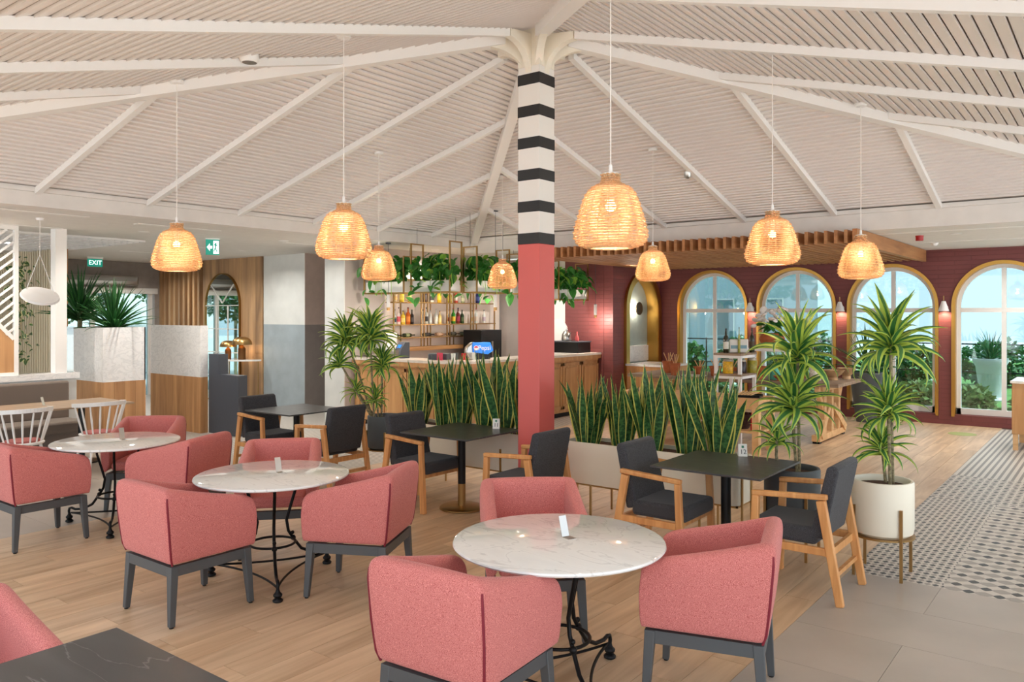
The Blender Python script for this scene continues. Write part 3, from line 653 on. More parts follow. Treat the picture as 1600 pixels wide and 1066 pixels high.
for (x, y), zb, lab in pl:
    q = thing('pendant_lamp', lab, 'pendant lamp', (x, y, zb), 0, 'wicker pendant lamps')
    put('shade', SHM, q, (0, 0, 0), (0, 0, random.random())); zt = rz_(max(abs(x), abs(y)))-.012-zb
    near = min(abs(abs(x)-abs(y)), 9)
    so_ = put('socket', sock_me, q, (0, 0, .27)); put('bulb', bulb_me, so_, (0, 0, -.035)); 
    MB().lathe([(.05, 0), (.05, .012), (.012, .02), (.010, .06)], 20, (0, 0, .412)).obj('top_cap', mWhite, q, smooth=40)
    MB().tube([(0, 0, .35), (0, 0, zt-.02)], .0035, 6).obj('cord', mCord, q); put('ceiling_rose', can_me, q, (0, 0, zt+.0))
    lamp('lamp_light', 'POINT', (0, 0, .15), 5, (1, .84, .64), q, .03)
# ================================================ LEAVES
def strap(mat, name, L, w, droop, fold=.12, n=9, base=.55, twist=0, peak=.35):
    """leaf that leaves the origin along +Z and arches towards +X"""
    mb = MB(); x = z = 0; ang = 0
    for i in range(n+1):
        u = i/n; ww = w*(base+(1-base)*math.sin(min(1, u/peak)*math.pi/2))*(1 if u < peak else max(.03, 1-((u-peak)/(1-peak))**1.7))
        tx, tz = math.sin(ang), math.cos(ang); nx_, nz_ = math.cos(ang), -math.sin(ang)
        tw = twist*u
        for s, uu in ((-1, 0), (0, .5), (1, 1)):
            yy = s*ww/2*math.cos(tw); off = (-fold*ww if s == 0 else 0)+s*ww/2*math.sin(tw)
            mb.v.append((x+nx_*off, yy, z+nz_*off)); mb.uv[len(mb.v)-1] = (uu, u)
        st = L/n; ang = droop*((u+1/n)**1.5); x += math.sin(ang)*st; z += math.cos(ang)*st
    for i in range(n):
        for s in (0, 1): a = i*3+s; mb.f.append((a, a+1, a+4, a+3))
    return mb.mesh(name, mat, 180)
DR = [strap(mDrac, 'leaf', .44, .070, d, .30, 9, .55) for d in (.45, 1.0, 1.6, 2.2)]
SN = [strap(mSans, 'leaf', .62, .094, d, .22, 10, .55, t, .45) for d, t in ((.08, .7), (.16, -1.0), (.28, 1.1), (.46, -.5))]
YU = [strap(mYucca, 'leaf', .66, .044, d, .35, 6, .6, 0, .3) for d in (.1, .35, .7)]
def heart(mat, L=.13, w=.10):
    mb = MB(); n = 6
    for i in range(n+1):
        u = i/n; ww = w*math.sin(math.pi*min(1, u*1.0))**.6*(1-.45*u) if 0 < u < 1 else .004
        z = -.25*L*u*u
        for s, uu in ((-1, 0), (0, .5), (1, 1)): mb.v.append((L*u, s*ww/2, z+(.16*ww if s else 0))); mb.uv[len(mb.v)-1] = (uu, u)
    for i in range(n):
        for s in (0, 1): a = i*3+s; mb.f.append((a, a+1, a+4, a+3))
    return mb.mesh('leaf', mat, 180)
PO = [heart(mPothos), heart(mPothos, .15, .115), heart(mPothos, .10, .08), heart(mPothosLight, .12, .095)]
IV = [heart(mIvy, .07, .065)]; HG = [heart(mHedge, .16, .13)]
def head(parent, at_, nleaf, size, meshes=DR, spread=(.05, 1.45), rng=random):
    for k in range(nleaf):
        u = (k+.5)/nleaf; az = k*2.39996+rng.uniform(-.2, .2); tilt = spread[0]+(spread[1]-spread[0])*u**.8+rng.uniform(-.1, .1)
        mi = min(len(meshes)-1, int(rng.uniform(0, 1.3)+u*len(meshes)*.6))
        rot = (Matrix.Rotation(az, 3, 'Z') @ Matrix.Rotation(tilt, 3, 'Y') @ Matrix.Rotation(rng.uniform(-.7, .7), 3, 'Z')).to_euler()
        put('leaf', meshes[mi], parent, (at_[0], at_[1], at_[2]-.12*u*size), rot, size*rng.uniform(.8, 1.08))
def stems(parent, segs):
    for pts, r in segs: MB().tube(pts, r, 8).obj('stem', mStem, parent, smooth=60)
# ---- pots
def stand_pot(loc, label, mat, r=.21, h=.39, z0=.29, rz=0):
    t = thing('planter_pot', label, 'plant pot', loc, rz)
    MB().lathe([(.0004, z0), (r-.035, z0), (r-.008, z0+.02), (r, z0+.06), (r, z0+h-.012), (r-.006, z0+h), (r-.022, z0+h), (r-.026, z0+h-.01), (r-.026, z0+h-.05), (.0004, z0+h-.05)], 40).obj('pot', mat, t, smooth=35)
    MB().lathe([(r-.05, z0-.012), (r+.006, z0-.012), (r+.006, z0), (r-.05, z0)], 32).obj('stand_ring', mBrass, t, smooth=35)
    for k in range(4):
        a = math.pi/4+k*math.pi/2; x, y = (r+.012)*math.cos(a), (r+.012)*math.sin(a); MB().box(x-.01, x+.01, y-.01, y+.01, 0, z0+h*.55).obj('stand_leg', mBrass, t)
    MB().lathe([(.0004, z0+h-.032), (r*.5, z0+h-.036), (r-.027, z0+h-.045), (r-.027, z0+h-.05), (.0004, z0+h-.05)], 24).obj('soil', mSoil, t, smooth=60)
    return t
stand_pot((3.045, .06, 0), 'cream cylindrical pot on a brass stand at the patterned tile edge', mCream)
stand_pot((2.375, .12, 0), 'grey cylindrical pot on a brass stand between slate table and cream pot', mPotGrey)
stand_pot((-2.50, .42, 0), 'tall grey pot on brass legs behind the charcoal armchair', mPotGrey)
def at_px(px, py, D):   # camera-measured position as a world point
    s, c = math.sin(R(37.5)), math.cos(R(37.5)); X = (px-800)/1250*D
    return Vector((CX+c*X-s*D, CY+s*X+c*D, CH-(py-490)/1250*D))
def dracaena(loc, heads, label, D, r=.012):
    t = thing('dracaena', label, 'plant', loc, 0)
    b = Vector(loc)
    for (px, py, n, sz, dd) in heads:
        h = at_px(px, py, D+dd)-b; ang = random.uniform(0, 6.28)
        foot = Vector((h.x*.7, h.y*.7, 0)); foot *= min(1, .13/max(foot.length, 1e-3)); foot += Vector((.03*math.cos(ang), .03*math.sin(ang), 0))
        mid = (foot+h)/2+Vector((random.uniform(-.015, .015), random.uniform(-.015, .015), 0))
        stems(t, [([foot, mid, h], r)]); head(t, h, n, sz)
    return t
dracaena((3.045, .06, .64), [(1392, 530, 44, 1.0, 0), (1388, 636, 44, .72, -.05), (1378, 694, 34, .66, .05)], 'striped-leaf dracaena in the cream pot', 5.82)
dracaena((2.375, .12, .64), [(1246, 544, 44, 1.0, 0), (1240, 624, 42, .98, .02), (1214, 682, 26, .62, -.05)], 'striped-leaf dracaena in the grey pot next to the cream pot', 6.22)
dracaena((-2.50, .42, .64), [(578, 520, 54, .98, 0), (540, 526, 46, .9, .05), (530, 564, 26, .72, -.05), (597, 566, 36, .75, .05), (556, 608, 26, .52, 0), (586, 622, 28, .55, 0)], 'tall many-headed dracaena in the grey pot near the bar', 9.35)
# ---- trough planters with snake plants
def trough(x0, x1, y0, y1, label):
    t = thing('trough_planter', label, 'planter', ((x0+x1)/2, (y0+y1)/2, 0)); a, b = (x1-x0)/2, (y1-y0)/2
    def rr(e, z, n=5):
        rad = .07-e*.5; out = []
        for cx_, cy_, s in ((a-e-rad, b-e-rad, 0), (-(a-e-rad), b-e-rad, 1), (-(a-e-rad), -(b-e-rad), 2), (a-e-rad, -(b-e-rad), 3)):
            for i in range(n+1): q = s*math.pi/2+i*math.pi/2/n; out.append((cx_+rad*math.cos(q), cy_+rad*math.sin(q), z))
        return out
    mb = MB(); rows = [rr(.0, .30), rr(0, .68), rr(.018, .68), rr(.018, .62)]; k = len(rows[0])
    for r_ in rows: mb.v += r_
    for i in range(3):
        for j in range(k): mb.f.append((i*k+j, i*k+(j+1) % k, (i+1)*k+(j+1) % k, (i+1)*k+j))
    mb.f.append(tuple(range(k))[::-1]); mb.f.append(tuple(range(3*k, 4*k)))
    mb.obj('box', mCream, t, smooth=40)
    so = MB(); so.v = [(x, y, .645) for x, y, z in rr(.019, 0)]; so.f = [tuple(range(k))]; so.v += [(x, y, .60) for x, y, z in rr(.019, 0)]; so.f += [(i, (i+1) % k, k+(i+1) % k, k+i) for i in range(k)]; so.obj('soil', mSoil, t)
    fr = MB(); fr.box(-a, a, -b, -b+.015, .285, .30).box(-a, a, b-.015, b, .285, .30).box(-a, -a+.015, -b, b, .285, .30).box(a-.015, a, -b, b, .285, .30); fr.obj('brass_frame', mBrass, t)
    for sx in (-.62, .62, 1.012, -1.012):
        for sy in (-1, 1):
            x = sx*a if abs(sx) < 1 else math.copysign(a+.006, sx); y = sy*(b+.008) if abs(sx) < 1 else sy*b*.55
            MB().box(x-.008, x+.008, y-.008, y+.008, 0, .52 if abs(sx) > 1 or (x0 < -1 and sx > 0) else .29).obj('leg', mBrass, t)
    return t
trough(.20, 1.93, .13, .50, 'long cream trough planter between the column and the grey dracaena pot')
trough(-1.95, -.20, .13, .50, 'long cream trough planter between the column and the tall grey pot by the bar')
def snake(x, y, n, hs, label, group):
    t = thing('snake_plant', label, 'plant', (x, y, .64), random.uniform(0, 6), group)
    for k in range(n):
        az = k*2.39996; r = .025+.075*math.sqrt((k+.5)/n); u = (k+.5)/n
        put('leaf', SN[(0, 0, 1, 1, 2, 3)[random.randrange(6)]], t, (r*math.cos(az), r*math.sin(az), 0), (0, .02+.27*u*random.uniform(.3, 1.25), az+random.uniform(-.5, .5)), (random.uniform(.85, 1.25),)*2+(hs*random.uniform(.72, 1.12),))
for i, x in enumerate((.40, .74, 1.07, 1.40, 1.72)): snake(x, .31+(.03 if i % 2 else -.03), 18, (1.05, 1.08, 1.12, 1.24, 1.06)[i], 'yellow-edged snake plant in the trough in front of the buffet tables', 'snake plants in the trough before the buffet')
for i, x in enumerate((-1.82, -1.5, -1.19, -.9, -.62, -.36)): snake(x, .31+(.04 if i % 2 else -.03), 17, (1.12, 1.2, 1.15, 1.3, 1.25, 1.15)[i], 'yellow-edged snake plant in the trough in front of the curved bar', 'snake plants in the trough before the bar')

# ================================================ BAR
def offset_path(e):   # bar plan, e metres inside the counter edge
    r = max(.02, .55-e); cxx, cyy = -3.6-.55, 3.05+.55
    return [(-6.09, 3.05+e), (-5.2, 3.05+e)]+[(cxx+r*math.cos(R(-90+i*9)), cyy+r*math.sin(R(-90+i*9))) for i in range(11)]+[(-3.6-e, 5.2), (-3.6-e, 7.14)]
def ribbon(mb, e0, e1, z0, z1):
    A, B = offset_path(e0), offset_path(e1); k = len(A)
    mb.v += [(*p, z0) for p in A]+[(*p, z0) for p in B]+[(*p, z1) for p in A]+[(*p, z1) for p in B]; o = len(mb.v)-4*k
    for i in range(k-1): mb.f += [(o+i, o+i+1, o+2*k+i+1, o+2*k+i), (o+k+i, o+3*k+i, o+3*k+i+1, o+k+i+1), (o+2*k+i, o+2*k+i+1, o+3*k+i+1, o+3*k+i), (o+i, o+k+i, o+k+i+1, o+i+1)]
    for i in (0, k-1): mb.f.append((o+i, o+k+i, o+3*k+i, o+2*k+i))
    return mb
bar = thing('bar_counter', 'curved oak bar counter with raised panels and a pale stone top', 'bar counter', (-4.2, 3.9, 0)); BO = Vector((4.2, -3.9, 0))
def bpart(mb, name, mat, **k): return mb.obj(name, mat, bar, BO, **k)
bpart(ribbon(MB(), .06, .5, .08, 1.02), 'body', mBarWood, smooth=40); bpart(ribbon(MB(), .10, .48, 0, .08), 'plinth', mPole)
bpart(ribbon(MB(), 0, .52, 1.02, 1.09), 'counter_edge', mBarWood, smooth=40); bpart(ribbon(MB(), -.01, .54, 1.09, 1.13), 'counter_top', mBarTop, smooth=40)
def bpanel(p, q, h0=.14, h1=.98):
    p, q = Vector((*p, 0)), Vector((*q, 0)); d = (q-p); L = d.length; a = math.atan2(d.y, d.x)
    mb = MB().box(0, L, -.012, 0, h0, h0+.06).box(0, L, -.012, 0, h1-.06, h1).box(0, .05, -.012, 0, h0, h1).box(L-.05, L, -.012, 0, h0, h1).box(.085, L-.085, -.010, 0, h0+.095, h1-.095)
    mb.obj('raised_panel', mBarWood, bar, Vector((p.x, p.y, 0))+BO, (0, 0, a), bevel=.004)
for k in range(3): bpanel((-6.0+k*.6, 3.105), (-6.0+k*.6+.57, 3.105))
for k in range(5): bpanel((-3.655, 4.0+k*.63), (-3.655, 4.0+k*.63+.6))
# bottle shelf on the back wall (X = -6.1): rails along Y
sh = thing('bottle_shelf', 'brass framed bottle shelving with a pale back panel behind the bar', 'shelf', (-6.1, 3.84, 0))
mShelfBack = M('shelf_back', (240, 226, 214), .5); mShelfW = wood('shelf_wood', (150, 106, 60), (184, 138, 88), 1, 3, .5, False)
LY = 2.86
MB().box(.001, .02, -.02, LY+.4, 1.20, 2.75).obj('back_panel', mShelfBack, sh)
for y in (0, .70, .78, 1.41, 1.49, 2.11, 2.19, LY):
    MB().box(.20, .22, y-.012, y+.012, 1.2, 2.52).obj('upright', mBrass, sh)
for y in (.35, 1.06, 1.14, 1.8, 2.5): MB().box(.022, .038, y-.01, y+.01, 1.2, 2.52).obj('rear_upright', mBrass, sh)
for z in (1.44, 1.675, 2.08, 2.50): MB().box(.02, .23, -.02, LY+.02, z-.012, z+.008).obj('shelf_board', mBrass if z != 1.2 else mShelfW, sh)
MB().box(.02, .26, -.02, LY+.02, 1.20, 1.27).obj('bottom_shelf', mShelfW, sh)
# backbar cabinet below
bb = thing('back_bar_unit', 'low white back bar cabinet with dark worktop items behind the counter', 'cabinet', (-6.08, 3.7, 0))
MB().box(0, .5, 0, 3.3, 0, .88).obj('body', mGreyPl, bb); MB().box(0, .52, -.01, 3.31, .88, .92).obj('worktop', mBarTop, bb)
def bottle(loc, h, r, gc, lc, cap, label, grp, lying=False, rz=0):
    key = (gc, 'g'); 
    def mt(c, ro=.12):
        nm = 'bottle_%02x%02x%02x' % c
        return bpy.data.materials.get(nm) or M(nm, c, ro, spec=.6)
    t = thing('bottle', label, 'bottle', loc, rz, grp)
    rot = (0, R(90), 0) if lying else (0, 0, 0); off = (0, 0, r) if lying else (0, 0, 0)
    MB().lathe([(.0004, .002), (r*.9, 0), (r, .01), (r, h*.58), (r*.8, h*.66), (r*.36, h*.74), (r*.3, h*.94), (.0004, h*.94)], 12).obj('glass_body', mt(gc), t, off, rot, smooth=50)
    MB().lathe([(r*1.02, h*.16), (r*1.02, h*.46)], 12, cap=False).obj('paper_label', mt(lc, .6), t, off, rot, smooth=50); MB().lathe([(r*.36, h*.93), (r*.36, h), (.0004, h)], 10).obj('cap', mt(cap, .5), t, off, rot, smooth=50)
    return t
cl_ = (214, 214, 206)
rows2 = [(.10, .27, .034, cl_, (30, 70, 90), (40, 40, 50), 'clear bottle with a dark teal label'), (.20, .31, .034, (226, 206, 200), (206, 74, 90), (60, 20, 20), 'clear bottle with a pink-red label'), (.31, .25, .042, (226, 190, 70), (240, 216, 120), (40, 36, 30), 'squat yellow liqueur bottle'), (.44, .31, .042, (196, 96, 30), (220, 130, 40), (120, 40, 24), 'amber whisky bottle'), (.54, .27, .036, (40, 34, 34), (60, 52, 50), (28, 26, 26), 'dark wine bottle'),
 (.83, .27, .03, cl_, (200, 190, 180), (60, 40, 36), 'slim clear bottle with a pale label'), (.92, .31, .038, cl_, (44, 42, 44), (36, 34, 36), 'clear bottle with a black square label'), (1.03, .26, .03, cl_, (222, 222, 216), (150, 150, 150), 'plain clear gin bottle'), (1.19, .29, .036, (206, 206, 200), (226, 220, 206), (200, 190, 170), 'frosted clear bottle'), (1.29, .25, .036, (224, 190, 110), (230, 200, 130), (110, 60, 40), 'pale gold rum bottle'),
 (1.56, .27, .034, cl_, (150, 60, 40), (170, 120, 90), 'clear bottle with a slanted brown label'), (1.68, .30, .042, (60, 140, 50), (226, 180, 40), (170, 40, 30), 'bright green bottle with a yellow label'), (1.82, .31, .04, (110, 40, 34), (150, 40, 60), (40, 30, 40), 'dark red bottle'), (1.94, .27, .04, (40, 62, 38), (70, 82, 40), (30, 50, 30), 'dark green liqueur bottle'),
 (2.26, .26, .034, cl_, (206, 170, 120), (70, 40, 36), 'clear bottle with a tan label'), (2.37, .30, .034, cl_, (210, 190, 170), (200, 90, 110), 'tall clear bottle with a pink cap'), (2.62, .27, .036, cl_, (180, 160, 170), (90, 90, 96), 'clear bottle with a lilac label')]
for y, h, r, g_, l_, c_, nm in rows2: bottle((-5.97, 3.84+y, 1.683), h, r, g_, l_, c_, nm+' on the middle bar shelf', 'bottles on the middle bar shelf')
rows1 = [(.12, .22, .03, (222, 200, 170), (226, 180, 110), (190, 150, 90), 'beige bottle'), (.28, .28, .042, (230, 200, 60), (236, 210, 90), (200, 160, 40), 'yellow bottle'), (.48, .24, .036, (200, 200, 120), (216, 206, 130), (120, 130, 70), 'pale green bottle'), (.88, .30, .045, (66, 56, 56), (90, 76, 70), (40, 36, 36), 'broad dark bottle'), (1.08, .26, .04, cl_, (60, 56, 54), (60, 60, 60), 'clear bottle with a black label'), (1.28, .30, .042, (206, 160, 30), (226, 190, 50), (170, 60, 30), 'gold and green bottle'),
 (1.58, .24, .04, (196, 176, 50), (206, 190, 80), (120, 110, 40), 'olive yellow bottle'), (1.76, .28, .038, (176, 70, 56), (214, 196, 180), (90, 40, 36), 'russet bottle with a white label'), (1.96, .22, .036, (150, 160, 120), (196, 190, 150), (100, 100, 80), 'sage bottle'), (2.26, .24, .036, (216, 200, 196), (206, 190, 186), (150, 140, 136), 'blush bottle'), (2.42, .29, .042, (44, 58, 120), (60, 80, 150), (36, 40, 80), 'cobalt blue bottle')]
for y, h, r, g_, l_, c_, nm in rows1: bottle((-5.97, 3.84+y, 2.088), h, r, g_, l_, c_, nm+' on the upper bar shelf', 'bottles on the upper bar shelf')
for y, g_, l_, nm in ((.10, (56, 52, 46), (80, 76, 60), 'dark wine bottle lying beside the left upright'), (.44, (52, 62, 40), (160, 170, 120), 'olive wine bottle lying with a pale label'), (.96, (40, 36, 38), (70, 60, 58), 'black wine bottle lying on its side'), (1.30, (190, 150, 120), (214, 180, 150), 'rose wine bottle lying on its side'), (1.68, (60, 56, 50), (90, 84, 70), 'brown wine bottle lying on its side'), (2.02, (52, 60, 46), (110, 116, 96), 'green wine bottle lying with a grey label')):
    bottle((-5.97, 3.84+y-.12, 1.448), .29, .036, g_, l_, (50, 40, 36), nm+' on the lower bar shelf', 'wine bottles lying on the lower bar shelf', True, R(90))
# equipment on the bar
cm = thing('drinks_machine', 'black bean-to-cup coffee machine with a small lit display', 'coffee machine', (-5.60, 5.95, .92), R(90))
MB().box(-.31, .31, -.25, .22, 0, .64).obj('housing', mPole, cm, bevel=.012); MB().box(-.02, .02, -.27, -.22, .1, .42).obj('spout', mSteel, cm); MB().box(.02, .17, -.226, -.22, .46, .57).obj('display', M('lcd', (150, 170, 200), .4, emit=(150, 180, 220), es=.6), cm); MB().box(-.2, .2, -.36, -.22, 0, .05).obj('drip_tray', mSteel, cm)
sg = thing('drinks_dispenser', 'rounded drinks dispenser head with a blue lit brand sign', 'dispenser', (-3.97, 3.95, 1.13), R(90-30))
mBlue = M('sign_blue', (30, 110, 200), .35, emit=(30, 110, 200), es=.35)
MB().prism([(-.17, .12), (.10, .08), (.2, .14), (.14, .28), (-.17, .28)], -.02, .0, lambda a, b, c: (a, c-.06, b)).obj('sign_face', mBlue, sg, bevel=.01)
MB().prism([(-.20, .0), (-.10, .0), (-.10, .28), (-.17, .28), (-.26, .2), (-.28, .12)], -.06, .06, lambda a, b, c: (a, c, b)).obj('dispenser_body', mSteel, sg, bevel=.02)
MB().box(-.1, .15, -.05, .07, 0, .1).obj('dispenser_base', mPole, sg)
text('sign_lettering', 'Pepsi', .105, mCard, sg, (.035, -.083, .185), (R(90), 0, 0), .001)
gl = MB().lathe([(.04, 0), (.04, .004), (.0004, .004)], 20).obj('emblem_disc', mCard, sg, (-.11, -.081, .19), (R(90), 0, 0)); MB().prism([(.032*math.cos(t*math.pi/8), .032*math.sin(t*math.pi/8)) for t in range(9)], .004, .006, lambda a, b, c: (a, b, c)).obj('emblem_half', M('emblem_red', (200, 50, 90), .5), sg, (-.11, -.081, .19), (R(90), 0, 0))
pos = thing('card_terminal', 'grey till printer with a blue screen on the bar corner', 'till', (-5.2, 3.36, 1.13), R(-10)); MB().prism([(-.10, 0), (.10, 0), (.10, .12), (.0, .27), (-.10, .27)], -.09, .09, lambda a, b, c: (c, -a, b)).obj('casing', mDarkGrey, pos, bevel=.01); MB().box(-.06, .06, -.105, -.098, .02, .14).obj('paper_door', mSteel, pos); MB().box(-.05, .05, -.004, .004, -.03, .03).obj('screen', mBlue, pos, (0, -.048, .20), (R(-34), 0, 0))
cofm = thing('espresso_machine', 'white and chrome espresso machine at the end of the bar', 'coffee machine', (-5.80, 3.40, 1.13), 0)
MB().box(-.24, .24, -.14, .22, .03, .12).obj('base', mSteel, cofm, bevel=.02); MB().box(-.24, .24, .0, .22, .12, .42).obj('body', mWhite, cofm, bevel=.03); MB().box(-.22, .22, -.14, .05, .30, .40).obj('group_head', mPole, cofm, bevel=.02)
for x in (-.12, .12): MB().bar((x, -.08, .27), (x, -.24, .26), .025).obj('portafilter', mPole, cofm)
cs = tag(MB().box(-.05, .05, -.004, .004, 0, .12).box(-.05, .05, -.03, .03, 0, .005).obj('counter_card', M('card_red', (206, 60, 90), .5), None, (-4.28, 3.30, 1.13), (0, 0, R(20))), 'small red counter card standing on the bar top', 'card')
def tumbler(x, y, c, lab, z=1.13): tag(MB().lathe([(.03, 0), (.038, .11), (.035, .11), (.028, .008), (.0004, .008)], 14).obj('tumbler', c, None, (x, y, z), smooth=50), lab, 'glass', 'tumblers on the bar top')
mTum = M('clear_glassware', (206, 214, 210), .1); tumbler(-4.1, 3.42, mTum, 'clear tumbler on the bar top beside the red card'); tumbler(-4.0, 3.56, M('red_glass', (176, 40, 44), .15), 'red tumbler on the bar top'); tumbler(-3.92, 3.72, mTum, 'clear tumbler on the bar top beside the red tumbler'); tumbler(-4.16, 3.56, M('smoke_glass', (90, 96, 98), .15), 'smoky grey tumbler on the bar top')
tag(MB().box(-.16, .16, -.10, .10, 0, .1).obj('napkin_box', mDarkGrey, None, (-4.42, 3.44, 1.13), (0, 0, R(25)), bevel=.01), 'dark napkin box on the bar corner', 'box')
bx = thing('counter_fridge', 'black low box holding a kettle by the rose brick wall', 'box', (-4.05, 6.75, 1.13)); MB().box(-.32, .32, -.22, .22, 0, .2).obj('body', mPole, bx, bevel=.008); MB().box(-.33, .33, -.23, .23, .2, .22).obj('lid', mDarkGrey, bx)
kt = thing('kettle', 'polished steel kettle on the black counter box', 'kettle', (-4.12, 6.72, 1.35), R(-30)); MB().lathe([(.09, 0), (.1, .03), (.09, .13), (.05, .19), (.02, .2), (.02, .23), (.0004, .235)], 20).obj('body', mSteel, kt, smooth=50); MB().tube([(.09, 0, .07), (.14, 0, .13), (.17, 0, .17)], [.022, .015, .01], 8).obj('spout', mSteel, kt, smooth=50); MB().tube([(-.06, 0, .17), (-.12, 0, .18), (-.13, 0, .08), (-.09, 0, .05)], .009, 6).obj('handle', mPole, kt)
tag(MB().lathe([(.03, 0), (.04, .05), (.015, .12), (.012, .18), (.0004, .18)], 14).obj('jug', M('jug_rose', (196, 80, 80), .4), None, (-3.88, 6.72, 1.35), smooth=50), 'small rose coloured jug beside the kettle', 'jug')
mr = thing('oval_mirror', 'white framed oval mirror on the pale strip beside the rose brick', 'mirror', (-4.6, 7.14, 1.55)); mMirror = M('mirror', (230, 232, 232), .02, 1)
MB().lathe([(.19, 0), (.22, 0), (.22, .03), (.19, .03)], 32).obj('frame', mWhite, mr, (0, 0, 0), (R(90), 0, 0)); MB().lathe([(.19, 0), (.19, .01), (.0004, .01)], 32).obj('glass', mMirror, mr, (0, 0, 0), (R(90), 0, 0))
# hanging frames with troughs and pothos above the bar
def hang(loc, L, rz, n, label, zt, seed):
    rg = random.Random(seed); t = thing('hanging_frame', 'brass hanging frame holding a white trough, '+label, 'hanging planter', loc, rz)
    for x in (-L/2, L/2):
        for y in (-.14, .14): MB().box(x-.011, x+.011, y-.011, y+.011, 0, zt).obj('upright', mBrass, t)
        MB().box(x-.01, x+.01, -.14, .14, zt-.02, zt).obj('top_rail', mBrass, t); MB().box(x-.01, x+.01, -.14, .14, 0, .02).obj('cross_rail', mBrass, t)
    for y in (-.14, .14): MB().box(-L/2, L/2, y-.011, y+.011, 0, .022).obj('side_rail', mBrass, t)
    rf = min(rz_(max(abs(loc[0]), abs(loc[1]))) if max(abs(loc[0]), abs(loc[1])) < 5 else ZR, 9)-loc[2]
    for x in (-L/2, L/2): MB().tube([(x, 0, zt-.01), (x, 0, rf-.005)], .003, 5).obj('wire', mPole, t)
    MB().box(-L/2+.02, L/2-.02, -.12, .12, .022, .2).obj('trough', mWhite, t, bevel=.004)
    MB().box(-L/2+.03, L/2-.03, -.11, .11, .195, .203).obj('soil', mSoil, t)
    q = thing('pothos', 'trailing green pothos growing in the white trough '+label, 'plant', (loc[0], loc[1], loc[2]+.2), rz)
    for k in range(n):
        x = rg.uniform(-L/2, L/2); y = rg.uniform(-.2, .2); hang_ = rg.random() < .10; z = -rg.random()**1.5*.3 if hang_ else .45*rg.random()**.7*(1-(abs(y)/.3)**2)
        if hang_: y = math.copysign(rg.uniform(.15, .24), y)
        put('leaf', PO[3] if rg.random() < .2 else PO[rg.randrange(3)], q, (x, y, z), (rg.uniform(-.5, .5), rg.uniform(.1, 1.1), rg.uniform(0, 6.28)), rg.uniform(1.05, 1.7))
    for k in range(5):
        x = rg.uniform(-L/2, L/2); y = rg.choice((-.15, .15)); MB().tube([(x, y*.6, 0), (x+.05, y*.9, .14), (x+.08, y*1.1, .05), (x+.1, y*1.15, -rg.uniform(.1, .3))], .004, 5).obj('vine', mPothosLight, q)
hang((-5.45, 3.32, 2.21), .95, 0, 170, 'over the bar beside the espresso machine', .62, 1)
hang((-4.42, 3.36, 2.21), .85, 0, 170, 'over the bar beside the till', .82, 2)
hang((-3.92, 4.05, 2.21), .85, R(90), 170, 'over the rounded bar corner', .75, 3)
hang((-3.92, 5.25, 2.21), .95, R(90), 160, 'over the bar behind the column', .7, 4)
hang((-3.92, 6.45, 2.13), 1.0, R(90), 190, 'over the bar end beside the rose brick', .72, 5)
for x, y, zt, lab in ((-5.2, 3.05, 1.98, 'beside the espresso machine'), (-3.62, 3.9, 1.98, 'over the rounded bar corner'), (-3.55, 6.85, 1.85, 'beside the rose brick wall')):
    s = thing('spot_pendant', 'slim white cylinder spotlight pendant hanging '+lab, 'pendant lamp', (x, y, zt)); rf = (rz_(max(abs(x), abs(y))) if max(abs(x), abs(y)) < 4.95 else (ZL if x < -5 else ZR))-zt
    MB().lathe([(.03, 0), (.03, .2), (.012, .21)], 16).obj('cylinder', mWhite, s, smooth=40); MB().lathe([(.024, -.05), (.03, 0)], 16).obj('reflector', mBrass, s, smooth=40); MB().tube([(0, 0, .2), (0, 0, rf-.012)], .004, 6).obj('rod', mDarkGrey, s); MB().lathe([(.045, -.025), (.045, -.002)], 16, (0, 0, rf)).obj('ceiling_rose', mDarkGrey, s)
    MB().lathe([(.02, -.052), (.0004, -.052)], 12).obj('lens', mBulb, s); lamp('spot', 'POINT', (0, 0, -.09), 14, (1, .88, .74), s, .05)
# ================================================ WINDOW WALL FITTINGS
for k, x in enumerate((-1.35, .325, 2.01)):
    lab = ('on the pier beside the flower pot', 'on the pier beside the wooden bowls', 'on the pier beside the sideboard window')[k]
    s = thing('wall_sconce', 'white cone wall light with a brass arm '+lab, 'wall light', (x, 9.1, 1.92))
    MB().lathe([(.045, 0), (.045, .02)], 16).obj('wall_plate', mWhite, s, (0, -.0, .06), (R(90), 0, 0), smooth=40)
    MB().tube([(0, -.02, .06), (0, -.07, .1), (-.01, -.1, .14), (-.01, -.1, .26)], .009, 8).obj('arm', mBrass, s, smooth=60)
    MB().lathe([(.085, 0), (.08, .02), (.04, .14), (.03, .17), (.0004, .175)], 20, (0, 0, 0), cap=False).obj('cone_shade', mWhite, s, (-.01, -.1, 0), smooth=40)
    MB().ball((-.01, -.1, .05), .022, 10, 8).obj('bulb', mBulb, s); lamp('sconce_light', 'SPOT', (-.01, -.1, .03), 14, (1, .78, .56), s, .02, (0, 0, 0), 150)
nl = thing('disc_sconce', 'round brass disc wall light glowing inside the gilded niche', 'wall light', (-3.545, 8.40, 1.98)); MB().lathe([(.02, 0), (.02, .07)], 12).obj('stem', mBrass, nl, (0, 0, 0), (0, R(90), 0)); MB().lathe([(.0004, .065), (.13, .08), (.135, .10), (.0004, .11)], 28).obj('disc', M('bronze', (110, 92, 76), .4, 1), nl, (0, 0, 0), (0, R(90), 0), smooth=40); lamp('disc_light', 'POINT', (.035, -.10, 0), 14, (1, .9, .76), nl, .03)
